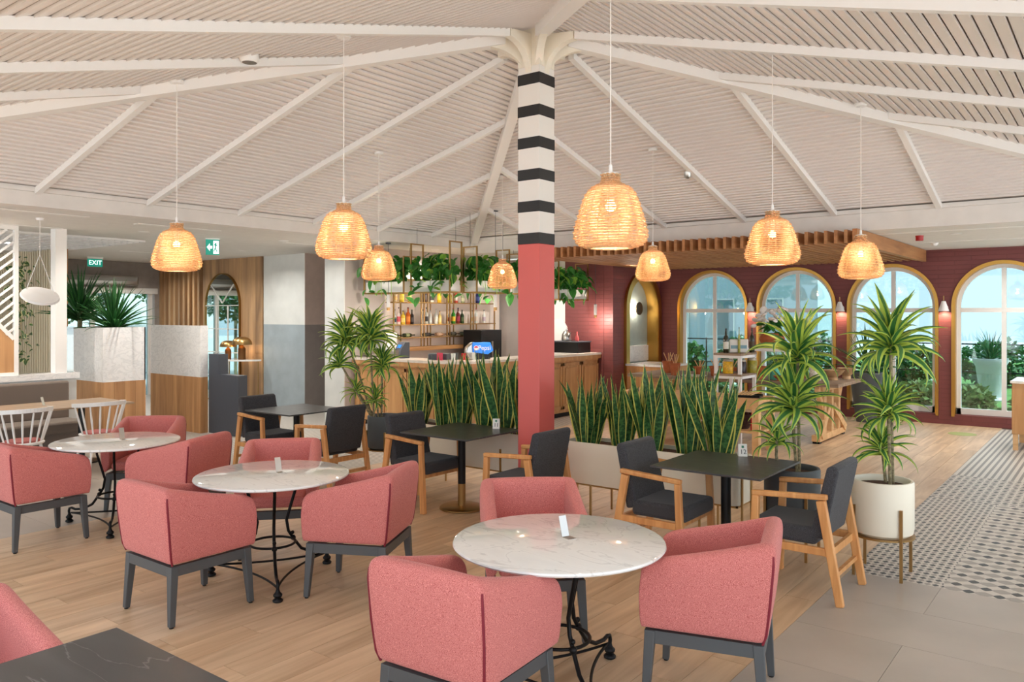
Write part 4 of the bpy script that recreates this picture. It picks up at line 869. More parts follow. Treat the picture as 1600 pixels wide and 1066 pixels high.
# ================================================ PERGOLA CEILING
pg = thing('slatted_canopy', 'suspended canopy of parallel oak slats in front of the arched windows', 'canopy', (0, 4.55, 2.765))
for k in range(40):
    x = 1.60-k*.125
    MB().box(x-.02, x+.02, 0, 4.4, .02, .19).obj('slat', mPergola, pg)
MB().box(1.68, 1.74, 0, 4.42, 0, .195).obj('edge_beam', mPergola, pg)
for y in (1.2, 2.8, 4.0): MB().box(-3.3, 1.70, y, y+.05, .19, .2).obj('carrier', mPergola, pg)
# ================================================ NICHE CABINET AND RIGHT CABINET
nc = thing('serving_cabinet', 'oak cabinet with a white stone top in front of the gilded niche', 'cabinet', (-2.88, 8.0, 0)); MB().box(-.4, .45, -.42, .5, .1, .86).obj('body', mBarWood, nc); MB().box(-.42, .47, -.44, .52, .86, .9).obj('top', mMarble, nc); MB().box(-.35, .4, -.36, .45, 0, .1).obj('plinth', mPole, nc); MB().box(.45, .462, -.3, .2, .5, .8).obj('drawer', mBarWood, nc)
rc = thing('side_cabinet', 'oak sideboard with a pale top standing on striped tiles', 'cabinet', (3.62, 7.05, 0)); MB().box(-.42, .42, -.3, .6, .22, .92).obj('body', mBarWood, rc, bevel=.005); MB().box(-.44, .44, -.32, .62, .92, .95).obj('top', mBarTop, rc); MB().box(-.426, -.42, -.26, .56, .28, .86).obj('door', mBarWood, rc)
for x in (-.38, .38):
    for y in (-.26, .56): MB().box(x-.03, x+.03, y-.03, y+.03, 0, .22).obj('leg', mPine, rc)
# ================================================ BUFFET
rtb = thing('trestle_table', 'rustic trestle table with a weathered plank top and diagonal braces', 'table', (-.45, 6.3, 0))
for k in range(5): MB().box(-1.75, 1.65, -.62+k*.248, -.62+k*.248+.244, .82, .87).obj('top_plank', mGreyTop, rtb)
for sx, x in ((-1, -1.35), (1, 1.35)):
    MB().box(x-.06, x+.06, -.66, .66, .03, .12).obj('foot', mPine, rtb); MB().box(x-.06, x+.06, -.52, .52, .74, .82).obj('head_beam', mPine, rtb)
    for y in (-.36, 0, .36): MB().box(x-.05, x+.05, y-.05, y+.05, .12, .74).obj('post', mPine, rtb)
    for sy in (-1, 1): MB().bar((x+.06*sx, sy*.62, .10), (x+.02*sx, sy*.10, .5), .10, .05, (1, 0, 0)).obj('foot_brace', mPine, rtb); MB().bar((x, sy*.36, .45), (x, sy*.6, .8), .08, .06, (1, 0, 0)).obj('arm_brace', mPine, rtb)
    for sy in (-.6, .6): MB().box(x-.05, x+.05, sy-.05, sy+.05, 0, .03).obj('pad', mIron, rtb)
MB().box(-1.35, 1.35, -.04, .04, .42, .54).obj('stretcher', mPine, rtb)
lt = thing('low_table', 'pale pine side table with a slatted lower shelf behind the trough planter', 'table', (-.45, 4.50, 0))
for x in (-1.0, 1.0):
    for y in (-.26, .26): MB().box(x-.045, x+.045, y-.045, y+.045, 0, .70).obj('leg', mPine, lt)
for k in range(4): MB().box(-1.05, 1.05, -.31+k*.155, -.31+k*.155+.152, .70, .74).obj('top_plank', mPine, lt)
for k in range(4): MB().box(-1.03, 1.03, -.30+k*.15, -.30+k*.15+.147, .28, .31).obj('shelf_plank', mPine, lt)
for y in (-.27, .27): MB().box(-1.0, 1.0, y-.02, y+.02, .60, .70).obj('apron', mPine, lt)
for x in (-1.0, 1.0): MB().box(x-.02, x+.02, -.26, .26, .60, .70).obj('apron', mPine, lt)
def etagere(loc, w, d, h, shelves, label):
    t = thing('display_stand', label, 'display stand', loc)
    for x in (-w/2, w/2):
        for y in (-d/2, d/2): MB().box(x-.023, x+.023, y-.023, y+.023, 0, h-.06).obj('leg', mWhite, t)
    for z in shelves:
        fr = MB().box(-w/2-.025, w/2+.025, -d/2-.025, -d/2+.025, z-.07, z-.03).box(-w/2-.025, w/2+.025, d/2-.025, d/2+.025, z-.07, z-.03).box(-w/2-.025, -w/2+.025, -d/2, d/2, z-.0699, z-.0301).box(w/2-.025, w/2+.025, -d/2, d/2, z-.0699, z-.0301); fr.obj('shelf_frame', mWhite, t)
        MB().box(-w/2-.03, w/2+.03, -d/2-.03, d/2+.03, z-.03, z).obj('shelf_top', mGreyTop, t)
    return t
etagere((-.15, 5.26, 0), .36, .56, 1.30, (1.30, 1.0), 'white metal display stand with two weathered shelves of jars')
def stand2():
    t = thing('display_riser', 'white metal riser with a weathered top carrying a flower pot', 'display stand', (.02, 6.42, .87))
    for x in (-.28, .28):
        for y in (-.28, .28): MB().box(x-.022, x+.022, y-.022, y+.022, 0, .44).obj('leg', mWhite, t)
    MB().box(-.31, .31, -.31, .31, .42, .47).obj('rim', mWhite, t); MB().box(-.315, .315, -.315, .315, .47, .50).obj('top', mGreyTop, t)
stand2()
# goods
def lidded(loc, r, h, c, cap, lab, grp=None, dome=False):
    t = thing('storage_jar', lab, 'jar', loc, 0, grp); MB().lathe([(.0004, 0), (r*.95, 0), (r, .01), (r, h*.8), (r*.85, h*.86)], 20).obj('body', c, t, smooth=50)
    MB().lathe([(r*.9, h*.84), (r*.92, h*.9), (r*.55, h*1.02), (r*.12, h*1.1), (r*.10, h*1.2), (.0004, h*1.22)] if dome else [(r*.9, h*.84), (r*.9, h), (.0004, h)], 20).obj('lid', cap, t, smooth=50)
mYel = M('pasta_yellow', (226, 176, 40), .3, var=.3, scale=40); mOlive = M('olive_jar', (150, 140, 36), .3, var=.3, scale=40); mBean = M('dark_beans', (44, 30, 34), .3); mTurq = M('turquoise_beads', (96, 200, 180), .5, var=.35, scale=60); mSpeck = M('speckled_white', (222, 212, 196), .5, var=.4, scale=70)
mGlLid = M('glass_lid', (170, 160, 140), .2)
lidded((-.2, 5.10, 1.0), .075, .21, mYel, mGlLid, 'square-shouldered jar of yellow pasta on the white display stand'); lidded((-.07, 5.30, 1.0), .07, .2, mBean, mGlLid, 'jar of dark beans on the white display stand'); lidded((.03, 5.45, 1.0), .075, .22, mOlive, mGlLid, 'jar of green olives on the white display stand')
lidded((.19, 6.0, .87), .085, .24, mTurq, mGold, 'turquoise beaded jar with a domed brass lid', None, True); lidded((.72, 6.22, .87), .085, .24, mSpeck, mGold, 'speckled white jar with a domed brass lid', None, True)
for x, y, lab in ((-.23, 5.10, 'tall dark olive oil bottle with a white label on the display stand'), (.01, 5.50, 'dark olive oil bottle without a white label on the display stand')): bottle((x, y, 1.30), .36, .04, (40, 40, 24), (214, 212, 200) if 'with a white' in lab else (70, 56, 30), (30, 28, 26), lab, None)
bottle((-.07, 5.20, 1.30), .38, .018, (150, 150, 60), (170, 160, 70), (90, 80, 40), 'slim pale oil bottle between the paper packets', None)
for x, y, lab in ((-.15, 5.22, 'white paper packet with a blue print beside the labelled oil bottle'), (-.06, 5.34, 'white paper packet with a blue print behind the slim oil bottle')):
    t = thing('paper_packet', lab, 'packet', (x, y, 1.30), R(20)); MB().box(-.07, .07, -.03, .03, 0, .2).obj('bag', mCard, t, bevel=.012); MB().box(-.05, .05, -.032, -.03, .06, .11).obj('print', M('print_blue', (130, 170, 186), .6), t)
def bowl(loc, r, h, c, lab, foot=True):
    t = thing('bowl', lab, 'bowl', loc); MB().lathe([(r*.45, 0), (r*.45, h*.25), (r*.4, h*.3), (r*.7, h*.55), (r, h), (r*.93, h), (r*.6, h*.6), (.0004, h*.5)], 24).obj('bowl_body', c, t, smooth=40)
    ct = MB(); rg = random.Random(int(r*1000)+int(loc[0]*100))
    for k in range(7): a = rg.uniform(0, 6.28); q = rg.uniform(0, r*.55); ct.ball((q*math.cos(a), q*math.sin(a), h*.72), r*.24, 8, 6)
    o = ct.obj('filling', M('bread_tan', (206, 170, 130), .8, var=.2, scale=20), t, smooth=180); o['kind'] = 'stuff'
bowl((.0, 5.80, .87), .19, .2, mTerra, 'footed terracotta bowl on the trestle table'); bowl((.90, 6.46, .87), .18, .15, mRustic, 'carved wooden bowl at the trestle table corner'); bowl((1.03, 6.74, .87), .14, .17, mRustic, 'smaller wooden bowl beside the carved bowl'); bowl((.34, 5.76, .87), .1, .08, mTerra, 'small terracotta dish on the trestle table edge'); bowl((.60, 5.85, .87), .12, .1, mTerra, 'shallow terracotta dish near the turquoise jar')
def terra(loc, r, h, lab):
    t = thing('terracotta_pot', lab, 'pot', loc, 0, 'terracotta serving pots on the trestle table'); MB().lathe([(.0004, 0), (r*.7, 0), (r*.95, h*.8), (r, h*.82), (r, h), (r*.9, h), (r*.85, h*.85), (.0004, h*.8)], 18).obj('pot_body', mTerra, t, smooth=40)
    for k in range(4): a = k*1.7; MB().bar((0, 0, h*.7), (r*.8*math.cos(a), r*.8*math.sin(a), h*1.7), .012).obj('spoon', mPine, t)
for k, (x, y) in enumerate(((-1.42, 5.86), (-1.12, 6.15), (-.82, 6.1), (-.55, 6.12), (-1.75, 6.3))): terra((x, y, .87), (.09, .1, .1, .1, .11)[k], (.2, .14, .16, .15, .2)[k], ('tall terracotta pot at the trestle table end with spoons', 'low terracotta pot with spoons', 'wide terracotta pot of spoons', 'terracotta pot of spoons beside the display stand', 'large terracotta jar at the back of the trestle table')[k])
tag(MB().lathe([(.0004, 0), (.17, 0), (.2, .015), (.19, .02), (.0004, .012)], 24).obj('serving_plate', mCard, None, (-1.06, 5.80, .87), smooth=40), 'white serving plate on the trestle table', 'plate')
tr = thing('serving_tray', 'black tray of wooden skewers on the pine side table', 'tray', (.33, 4.45, .74), R(10)); MB().box(-.2, .2, -.13, .13, 0, .02).box(-.2, .2, -.13, -.12, .02, .035).box(-.2, .2, .12, .13, .02, .035).obj('tray_base', mPole, tr, bevel=.004); 
for k in range(5): MB().bar((-.1+.04*k, -.06, .03), (-.05+.05*k, .08, .07), .016).obj('skewer', mPine, tr)
bk = thing('dark_basket', 'dark woven basket of red chillies on the lower pine shelf', 'basket', (.25, 4.44, .31)); MB().lathe([(.0004, 0), (.11, 0), (.17, .1), (.19, .2), (.17, .2), (.1, .03), (.0004, .02)], 18).obj('basket_body', M('dark_wicker', (62, 40, 34), .8, var=.4, scale=40, bump=.6), bk, smooth=40)
ch = MB(); 
for k in range(9): ch.ball((.09*math.cos(k*.9), .09*math.sin(k*.9), .17), .05, 8, 6)
ch.obj('chillies', M('dried_chilli', (84, 44, 38), .6, var=.4, scale=30), bk, smooth=180)['kind'] = 'stuff'
lidded((.50, 4.30, .31), .05, .24, M('red_preserve', (196, 40, 44), .25), M('red_lid', (180, 40, 40), .4), 'red preserve jar on the lower pine shelf')
bowl((-.2, 4.42, .31), .14, .14, mTerra, 'terracotta bowl on the lower pine shelf'); bowl((-.6, 4.45, .31), .15, .15, mRustic, 'wooden bowl on the lower pine shelf')
fp = thing('flower_pot', 'round terracotta pot on the white riser', 'flower pot', (0, 6.38, 1.37)); MB().lathe([(.0004, 0), (.12, 0), (.17, .05), (.2, .11), (.17, .17), (.13, .2), (.11, .19), (.0004, .17)], 24).obj('pot_body', mTerra, fp, smooth=50)
fl = thing('orchid', 'white orchid in bloom in the round terracotta pot', 'plant', (0, 6.38, 1.55)); mPetal = M('white_petal', (240, 232, 226), .6)
pet = MB().ball((0, 0, 0), .05, 8, 6, (1, 1, .35)).mesh('petal', mPetal, 180); rg = random.Random(3)
for k in range(22): put('leaf', PO[k % 3], fl, (rg.uniform(-.08, .08), rg.uniform(-.08, .08), rg.uniform(0, .22)), (rg.uniform(-.5, .5), rg.uniform(-.4, .8), rg.uniform(0, 6.28)), 1.5)
for k in range(26): a = rg.uniform(0, 6.28); q = rg.uniform(.1, .34); put('petal', pet, fl, (q*math.cos(a), q*math.sin(a), rg.uniform(.12, .42)), (rg.uniform(-1, 1), rg.uniform(-1, 1), 0), rg.uniform(.7, 1.3))
tp = thing('tapered_pot', 'tall tapered dark grey floor pot in front of an arched window', 'plant pot', (.86, 8.62, 0)); MB().lathe([(.0004, 0), (.16, 0), (.27, .82), (.28, .84), (.27, .86), (.25, .86), (.24, .80), (.0004, .80)], 28).obj('pot_body', mPotGrey, tp, smooth=40); MB().lathe([(.245, .80), (.0004, .82)], 20).obj('soil', mSoil, tp)
pm = thing('floor_palm', 'dark green strap-leaf plant in the tapered grey pot', 'plant', (.86, 8.62, .80)); stems(pm, [([(0, 0, 0), (.0, 0, .2)], .03)]); head(pm, (0, 0, .2), 34, 1.15, YU, (.1, 1.5))
tag(MB().lathe([(.0004, .0), (.20, .0), (.20, .002), (.0004, .002)], 32).obj('floor_sticker', M('sticker_green', (170, 180, 110), .6), None, (2.42, 8.0, .0), smooth=40), 'round pale green floor sticker near the last arched window', 'sticker')

# ================================================ LEFT SIDE: PARTITIONS
pt = thing('planter_partition', 'marble and oak clad planter partition with yuccas growing in it', 'partition', (-7.06, -.70, 0))
MB().box(-1.6, -.012, .012, .60, 0, 1.60).obj('core', mGreyPl, pt)
MB().box(-1.6, 0, 0, .012, .90, 1.68).box(-.012, 0, .012, .62, .90, 1.68).box(-1.6, 0, .6, .62, .90, 1.68).obj('marble_facing', mMarbleWall, pt)
for k in range(4): MB().box(-.012, 0, .003+k*.155, .003+k*.155+.152, 0, .90).obj('oak_plank', mOakWall, pt)
for k in range(10): MB().box(-1.56+k*.155, -1.56+k*.155+.152, 0, .012, 0, .90).obj('oak_plank', mOakWall, pt)
MB().box(-1.58, -.03, .03, .59, 1.60, 1.62).obj('soil', mSoil, pt)
p2 = thing('partition_panel', 'freestanding marble and oak panel beside the grey waiter station', 'partition', (-7.06, .80, 0))
MB().box(-1.5, -.01, .01, .125, 0, 1.68).obj('core', mGreyPl, p2); MB().box(-1.5, 0, 0, .01, .88, 1.69).box(-.01, 0, .01, .135, .88, 1.69).obj('marble_facing', mMarbleWall, p2)
for k in range(9): MB().box(-1.5+k*.166, -1.5+k*.166+.163, 0, .01, 0, .88).obj('oak_plank', mOakWall, p2)
MB().box(-.01, 0, .003, .132, 0, .88).obj('oak_plank', mOakWall, p2)
ws = tag(MB().prism([(-7.05, 0), (-6.26, 0), (-6.26, .93), (-6.77, .93), (-6.77, 1.245), (-7.05, 1.245)], .94, 1.1, lambda a, b, c: (a, c, b)).obj('waiter_station', mDarkGrey), 'dark grey stepped waiter station against the marble panel', 'cabinet')
for (x, y, n, sz, lab, h) in ((-7.45, -.36, 84, 1.0, 'spiky dark yucca in the planter partition behind the round table', .22), (-8.45, -.40, 90, 1.15, 'taller spiky yucca in the planter partition beside the white post', .50)):
    t = thing('yucca', lab, 'plant', (x, y, 1.61)); MB().tube([(0, 0, 0), (.02, 0, h*.6)], .035, 10).obj('stem', mStem, t); head(t, (0, 0, h*.55), n, sz, YU, (.05, 1.22))
# banquette
bq = thing('banquette', 'brown upholstered banquette set against a white ledge wall', 'sofa', (-7.2, -3.0, 0))
MB().box(-.25, .0, -3.2, 2.0, 0, 1.0).obj('ledge_wall', mPlaster, bq); MB().box(-.28, .03, -3.2, 2.03, .98, 1.06).obj('ledge', mMarbleWall, bq)
MB().box(0, .14, -3.2, 1.85, .44, .96).obj('backrest', mBrown, bq, bevel=.03); MB().box(0, .62, -3.2, 1.85, .30, .46).obj('seat', mBrown, bq, bevel=.03); MB().box(0, .55, -3.2, 1.85, 0, .30).obj('base', mBrown, bq)
tag(MB().box(-7.37, -7.22, -1.27, -1.12, 1.06, ZL).obj('white_post', mWhite), 'slim white square post rising from the banquette ledge', 'post')
gs = tag(MB().box(-7.30, -7.29, -1.12, -1.0, 1.06, 1.70).obj('glass_screen', glassmat('frosted_screen', (214, 226, 222), .25)), 'small frosted glass screen beside the white post', 'screen')
scn = thing('lattice_screen', 'white framed diagonal slat screen with an oak panel on the banquette ledge', 'screen', (-7.25, -1.73, 1.06))
for y0, y1, z0, z1 in ((-.05, 0, 0, 2.0), (-2.0, -1.95, 0, 2.0)): MB().box(-.03, .03, y0, y1, z0, z1-.01).obj('frame_post', mWhite, scn)
MB().box(-.03, .03, -1.95, -.05, 1.93, 1.985).obj('frame_rail', mWhite, scn); MB().box(-.03, .03, -1.95, -.05, 0, .04).obj('frame_rail', mWhite, scn)
MB().prism([(-1.95, .04), (-.05, .04), (-.05, .48), (-1.0, 1.5), (-1.95, 1.5)], -.012, .012, lambda a, b, c: (c, a, b)).obj('oak_panel', mOakWall, scn)
MB().bar((0, -.05, .48), (0, -1.0, 1.5), .05, .04, (1, 0, 0)).obj('diagonal_rail', mWhite, scn)
for k in range(15):
    z = .62+k*.115; z2 = min(1.93, z); y1 = -.05; L = min(.9, 1.2); a = (0, y1, z); b = (0, y1-.95, z-.8)
    # clip against the diagonal rail and the top
    t0, t1 = 0, 1
    for i in range(40):
        u = i/39; yy = y1-.95*u; zz = z-.8*u
        if zz < .48+(-.05-yy)*(1.02/.95): t1 = u; break
    if z > 1.93: t0 = (z-1.93)/.8
    if t1 > t0+.03: MB().bar((0, y1-.95*t0, z-.8*t0), (0, y1-.95*t1, z-.8*t1), .028, .028).obj('slat', mWhite, scn)
iv = thing('ivy', 'variegated ivy trailing down the diagonal slat screen', 'plant', (-7.36, -1.70, 1.2)); rg = random.Random(9)
MB().tube([(0, 0, 1.4), (.02, .04, .8), (0, .06, .3)], .006, 5).obj('vine', mStem, iv)
for k in range(150): z = rg.uniform(.05, 1.45); put('leaf', IV[0], iv, (rg.uniform(-.06, .06), rg.gauss(.05, .08), z), (rg.uniform(-1, 1), rg.uniform(-.3, 1.2), rg.uniform(0, 6.28)), rg.uniform(.7, 1.2))
lg = thing('long_table', 'long pale timber table in front of the brown banquette', 'table', (-6.05, -2.2, 0)); MB().box(-.45, .45, -1.6, 1.2, .73, .75).obj('table_top', wood('light_table', (146, 122, 98), (172, 148, 122), 1, 3, .35, False), lg)
for y in (-.75, .75): MB().lathe([(.21, 0), (.21, .02), (.05, .03), (.04, .05), (.04, .73)], 24, (0, y, 0)).obj('pedestal', mPole, lg, smooth=40)
tag(MB().prism([(-.03, 0), (.03, 0), (.03, .002), (-.028, .002), (-.058, .10), (-.06, .099)], -.022, .022, lambda a, b, c: (a, c, b)).obj('menu_holder', mSteel, None, (-6.1, -1.85, .75), (0, 0, R(30))), 'bent steel menu holder on the long timber table', 'menu holder', 'bent steel menu holders')
def spindle_chair(loc, rz, lab):
    t = thing('spindle_chair', lab, 'chair', loc, rz); t['group'] = 'white spindle chairs'
    MB().lathe([(.0004, .425), (.2, .425), (.215, .435), (.215, .45), (.2, .455), (.0004, .45)], 28).obj('seat', mWhite, t, smooth=40); MB().lathe([(.18, .452), (.17, .475), (.0004, .48)], 24).obj('seat_pad', M('rose_pad', (170, 96, 92), .8), t, smooth=50)
    arc = [(.285*math.cos(R(180+a)), .285*math.sin(R(180+a)), .80+.02*math.sin(R(a))) for a in range(-8, 189, 7)]
    mb = MB()
    for i in range(len(arc)-1): mb.bar(arc[i], arc[i+1], .024, .045)
    mb.obj('back_rail', mWhite, t, smooth=60)
    for k in range(9):
        a = R(180+4+k*21.5); b = (.285*math.cos(a), .285*math.sin(a), .79); s = (.19*math.cos(a), .19*math.sin(a), .45); m = tuple((b[i]+s[i])/2 for i in range(3)); MB().tube([s, m, b], [.009, .013, .009], 8).obj('spindle', mWhite, t, smooth=60)
    for sx in (-1, 1):
        for sy in (-1, 1): MB().tube([(sx*.13, sy*.13, .43), (sx*.2, sy*.2, 0)], [.018, .012], 8).obj('leg', mWhite, t, smooth=60)
        MB().tube([(sx*.17, -.17, .18), (sx*.17, .17, .18)], .009, 6).obj('stretcher', mWhite, t)
    return t
s1 = spindle_chair((-5.32, -1.58, 0), R(90), 'white spindle-back chair at the end of the long timber table beside the oak partition'); dup(s1, (-5.3, -2.42, 0), R(90), 'white spindle-back chair further along the long timber table, behind the pink tub chair')
wl = thing('disc_pendant', 'white disc pendant lamp on two slanting cords over the long table', 'pendant lamp', (-6.1, -1.92, 2.08)); MB().lathe([(.0004, .0), (.21, .0), (.215, .006), (.205, .03), (.12, .045), (.0004, .05)], 36).obj('disc', mWhite, wl, (0, 0, 0), Vector((0, 0, 1)).rotation_difference(Vector((.50, -.05, .86))).to_euler(), smooth=40)
MB().tube([(0, 0, ZL-2.08), (0, 0, .52)], .004, 6).obj('cord', mCord, wl); MB().tube([(0, 0, .52), (-.12, -.12, .05)], .004, 6).tube([(0, 0, .52), (.12, .12, .03)], .004, 6).obj('suspension', mCord, wl); MB().lathe([(.04, -.03), (.045, -.002)], 16, (0, 0, ZL-2.08)).obj('ceiling_rose', mWhite, wl); MB().ball((-.1, -.1, -.03), .03, 10, 8).obj('bulb', mBulb, wl); lamp('disc_lamp', 'POINT', (-.1, -.1, -.10), 4, (1, .74, .48), wl, .03)
# ================================================ TIMBER WALL: MIRROR, CONSOLE, LAMPS
mw = thing('arched_mirror', 'tall arched mirror with a bronze frame and slim glazing bars on the timber wall', 'mirror', (-10.93, 3.69, 0)); mpM = lambda a, z, d: (a, d, z)
fr = MB(); arch_ring(fr, mpM, -.62, .62, .04, 2.06, .66, .024, -.05, -.001); fr.obj('bronze_frame', M('bronze_frame', (150, 114, 62), .35, 1), mw, smooth=40)
MB().prism([(-.62, .04), (.62, .04)]+[(.62*math.cos(math.pi*i/20), 2.06+.66*math.sin(math.pi*i/20)) for i in range(21)], -.03, -.02, mpM).obj('mirror_glass', M('mirror_sheet', (225, 232, 228), .02, 1), mw)
for z in (.55, 1.05, 1.55, 2.05): MB().box(-.62, .62, -.045, -.03, z-.008, z+.008).obj('glazing_bar', mPVC, mw)
for x in (-.21, .21): MB().box(x-.008, x+.008, -.045, -.03, .04, 2.05).obj('glazing_bar', mPVC, mw)
for s in (-1, 1): MB().bar((0, -.037, 2.1), (s*.42, -.037, 2.5), .016).obj('glazing_bar', mPVC, mw)
cn = thing('console_table', 'slim brass console table with a pale stone top under the arched mirror', 'table', (-9.95, 3.26, 0)); MB().prism([(.55*math.cos(R(180+i*9)), .30+.45*math.sin(R(180+i*9))) for i in range(21)], .92, .95, lambda a, b, c: (a, b, c)).obj('top', mMarble, cn)
for x, y in ((-.5, .26), (.5, .26), (-.3, -.05), (.3, -.05)): MB().tube([(x, y, 0), (x, y, .92)], .011, 8).obj('leg', mBrass, cn, smooth=60)
MB().prism([(.5*math.cos(R(180+i*9)), .28+.36*math.sin(R(180+i*9))) for i in range(21)], .16, .175, lambda a, b, c: (a, b, c)).obj('lower_shelf', mBrass, cn)
for x, y, s, lab in ((-9.77, 3.36, 1.0, 'larger brass mushroom table lamp on the console'), (-10.16, 3.30, .82, 'smaller brass mushroom table lamp on the console')):
    t = thing('table_lamp', lab, 'table lamp', (x, y, .95)); MB().lathe([(.075*s, 0), (.075*s, .22*s), (.06*s, .24*s), (.02*s, .30*s), (.02*s, .32*s)], 20).obj('base', M('ribbed_bronze', (120, 84, 50), .45, .8), t, smooth=40); MB().lathe([(.20*s, .30*s), (.195*s, .35*s), (.16*s, .41*s), (.1*s, .45*s), (.0004, .46*s)], 28, cap=False).obj('dome_shade', mBrass, t, smooth=60); MB().ball((0, 0, .34*s), .03, 10, 8).obj('bulb', mBulb, t); lamp('table_light', 'POINT', (0, 0, .30*s), 5, (1, .62, .3), t, .03)
hs = thing('sanitiser_stand', 'slim chrome stand with a red top beside the plaster wall', 'stand', (-8.02, 4.2, 0)); MB().lathe([(.14, 0), (.14, .015), (.02, .02)], 24).obj('base', mSteel, hs, smooth=40); MB().tube([(0, 0, .02), (0, 0, .86)], .018, 10).obj('pole', mSteel, hs, smooth=60); MB().ball((0, 0, .88), .05, 12, 8, (1, 1, .6)).obj('top', M('stand_red', (190, 60, 70), .4), hs, smooth=180)
# ================================================ SIGNS AND SMALL CEILING FITTINGS
mSign = M('exit_green', (20, 116, 96), .4, emit=(20, 130, 110), es=.5); mSignW = M('sign_white', (235, 245, 240), .4, emit=(230, 250, 245), es=.9)
ex = thing('exit_sign', 'hanging green EXIT sign before the entrance', 'sign', (-12.5, 1.72, 2.93), R(90)); MB().box(-.15, .15, -.012, .012, -.08, .08).obj('plate', mSign, ex); text('lettering', 'EXIT', .13, mSignW, ex, (0, -.014, 0), (R(90), 0, 0)); MB().box(-.16, .16, -.02, .02, .08, ZL-2.93).obj('mount', mWhite, ex)
es_ = thing('escape_sign', 'hanging green emergency exit sign with an arrow and a running figure', 'sign', (-6.88, .90, 2.915), R(62)); MB().box(-.10, .10, -.012, .012, -.12, .12).obj('plate', mSign, es_); MB().box(-.11, .11, -.02, .02, .12, ZL-2.915).obj('mount', mWhite, es_)
MB().prism([(-.085, 0), (-.04, .06), (-.04, .02), (-.005, .02), (-.005, -.02), (-.04, -.02), (-.04, -.06)], -.016, -.012, lambda a, b, c: (a, c, b)).obj('arrow', mSignW, es_); MB().prism([(.01, -.10), (.09, -.10), (.09, .10), (.01, .10)], -.015, -.012, lambda a, b, c: (a, c, b)).obj('door_symbol', mSignW, es_)
MB().prism([(.035, .07), (.055, .07), (.055, .05), (.07, .02), (.05, .02), (.05, -.02), (.075, -.07), (.06, -.075), (.04, -.03), (.02, -.07), (.01, -.06), (.032, -.01), (.032, .03), (.015, .03), (.03, .05)], -.018, -.015, lambda a, b, c: (a, c, b)).obj('running_figure', mSign, es_)
def fit(name, mb, mat, loc, lab, cat): return tag(mb.obj(name, mat, None, loc, smooth=40), lab, cat)
mRedA = M('alarm_red', (170, 26, 30), .4)
fit('fire_alarm', MB().lathe([(.05, -.07), (.05, -.02), (.055, 0)], 16), mRedA, (2.15, 6.2, ZR), 'small red fire alarm under the flat ceiling', 'alarm'); fit('smoke_detector', MB().lathe([(.0004, -.045), (.03, -.045), (.055, -.02), (.06, 0)], 16), mWhite, (2.1, 7.6, ZR), 'white smoke detector near the slatted canopy end', 'detector')
x, y = .05, 3.2; fit('dome_sensor', MB().lathe([(.0004, -.06), (.03, -.05), (.045, -.025), (.05, .03)], 16), mSteel, (x, y, rz_(3.2)-.09), 'small dome sensor on the rafter above the planters', 'sensor')
gs2 = thing('ceiling_spot', 'round caged ceiling spotlight on the sloping slats', 'ceiling light', (-1.15, -2.35, rz_(2.35)-.012)); MB().lathe([(.06, -.05), (.075, -.03), (.075, .02)], 20).obj('housing', mWhite, gs2, smooth=40); MB().lathe([(.0004, -.065), (.058, -.05)], 16).obj('cage', mSlotD, gs2)
# round fill lights added to the flat ceilings to brighten the interior
dl_ring = MB().lathe([(.055, -.006), (.075, -.006), (.075, 0), (.055, 0)], 20).mesh('trim_ring', mWhite, 40); dl_len = MB().lathe([(.055, -.002), (.0004, -.002)], 16).mesh('lens', mBulb)
for k, (x, y, z) in enumerate([(-6.9, -2.6, ZL), (-6.7, -.3, ZL), (-6.3, 1.8, ZL), (-8.6, 2.6, ZL), (-10.2, 2.2, ZL), (-10.0, -.8, ZL), (-12.2, 2.6, ZL), (-5.6, 4.6, ZL), (2.6, 6.2, ZR), (3.4, 8.2, ZR), (-4.6, 6.2, ZR), (-2.9, 7.3, ZR), (-8.2, -2.6, ZL)]):
    d = thing('fill_light', 'small round recessed downlight in the flat ceiling', 'ceiling light', (x, y, z), 0, 'recessed ceiling downlights'); put('trim_ring', dl_ring, d); put('lens', dl_len, d)
    L = lamp('fill_light_area', 'AREA', (0, 0, -.012), 14, (1, .96, .90), d, .11); L.data.shape = 'DISK'; L.data.spread = R(150)
# ================================================ OUTSIDE
mGrass = mLawn
lw = struct(MB().box(-8, 20, 12.2, 30, -.12, .02).obj('lawn', mGrass)); 
def hedge(c, rx, ry, rzz, n, lab, name='shrub', seed=0, cat='shrub', grp=None, mesh=None):
    t = thing(name, lab, cat, c, 0, grp); rg = random.Random(seed); mb = MB()
    base = [(.0, 0, 0)]
    MB().tube([(0, 0, -c[2]-.1 if c[2] > .2 else 0), (0, 0, rzz)], .05, 6).obj('stem', mStem, t); m2 = MB(); L, w = .15, .12
    for k in range(n):
        a = rg.uniform(0, 6.28); cz = rg.uniform(-1, 1); sr = math.sqrt(1-cz*cz); q = rg.uniform(.75, 1); p_ = Vector((rx*sr*math.cos(a)*q, ry*sr*math.sin(a)*q, rzz+rzz*cz*q))
        Mx = Matrix.Translation(p_) @ Matrix.Rotation(rg.uniform(0, 6.28), 4, 'Z') @ Matrix.Rotation(rg.uniform(-1.2, 1.2), 4, 'Y') @ Matrix.Rotation(rg.uniform(-1, 1), 4, 'X')
        s = rg.uniform(.7, 1.4); k0 = len(m2.v); m2.add([Mx @ Vector(v) for v in ((0, 0, 0), (L*s*.5, w*s*.5, .01), (L*s, 0, 0), (L*s*.5, -w*s*.5, .01))], [(0, 1, 2, 3)])
        for i, uv in enumerate(((.5, 0), (1, .5), (.5, 1), (0, .5))): m2.uv[k0+i] = uv
    m2.obj('foliage', mesh or mHedge, t)['kind'] = 'stuff'
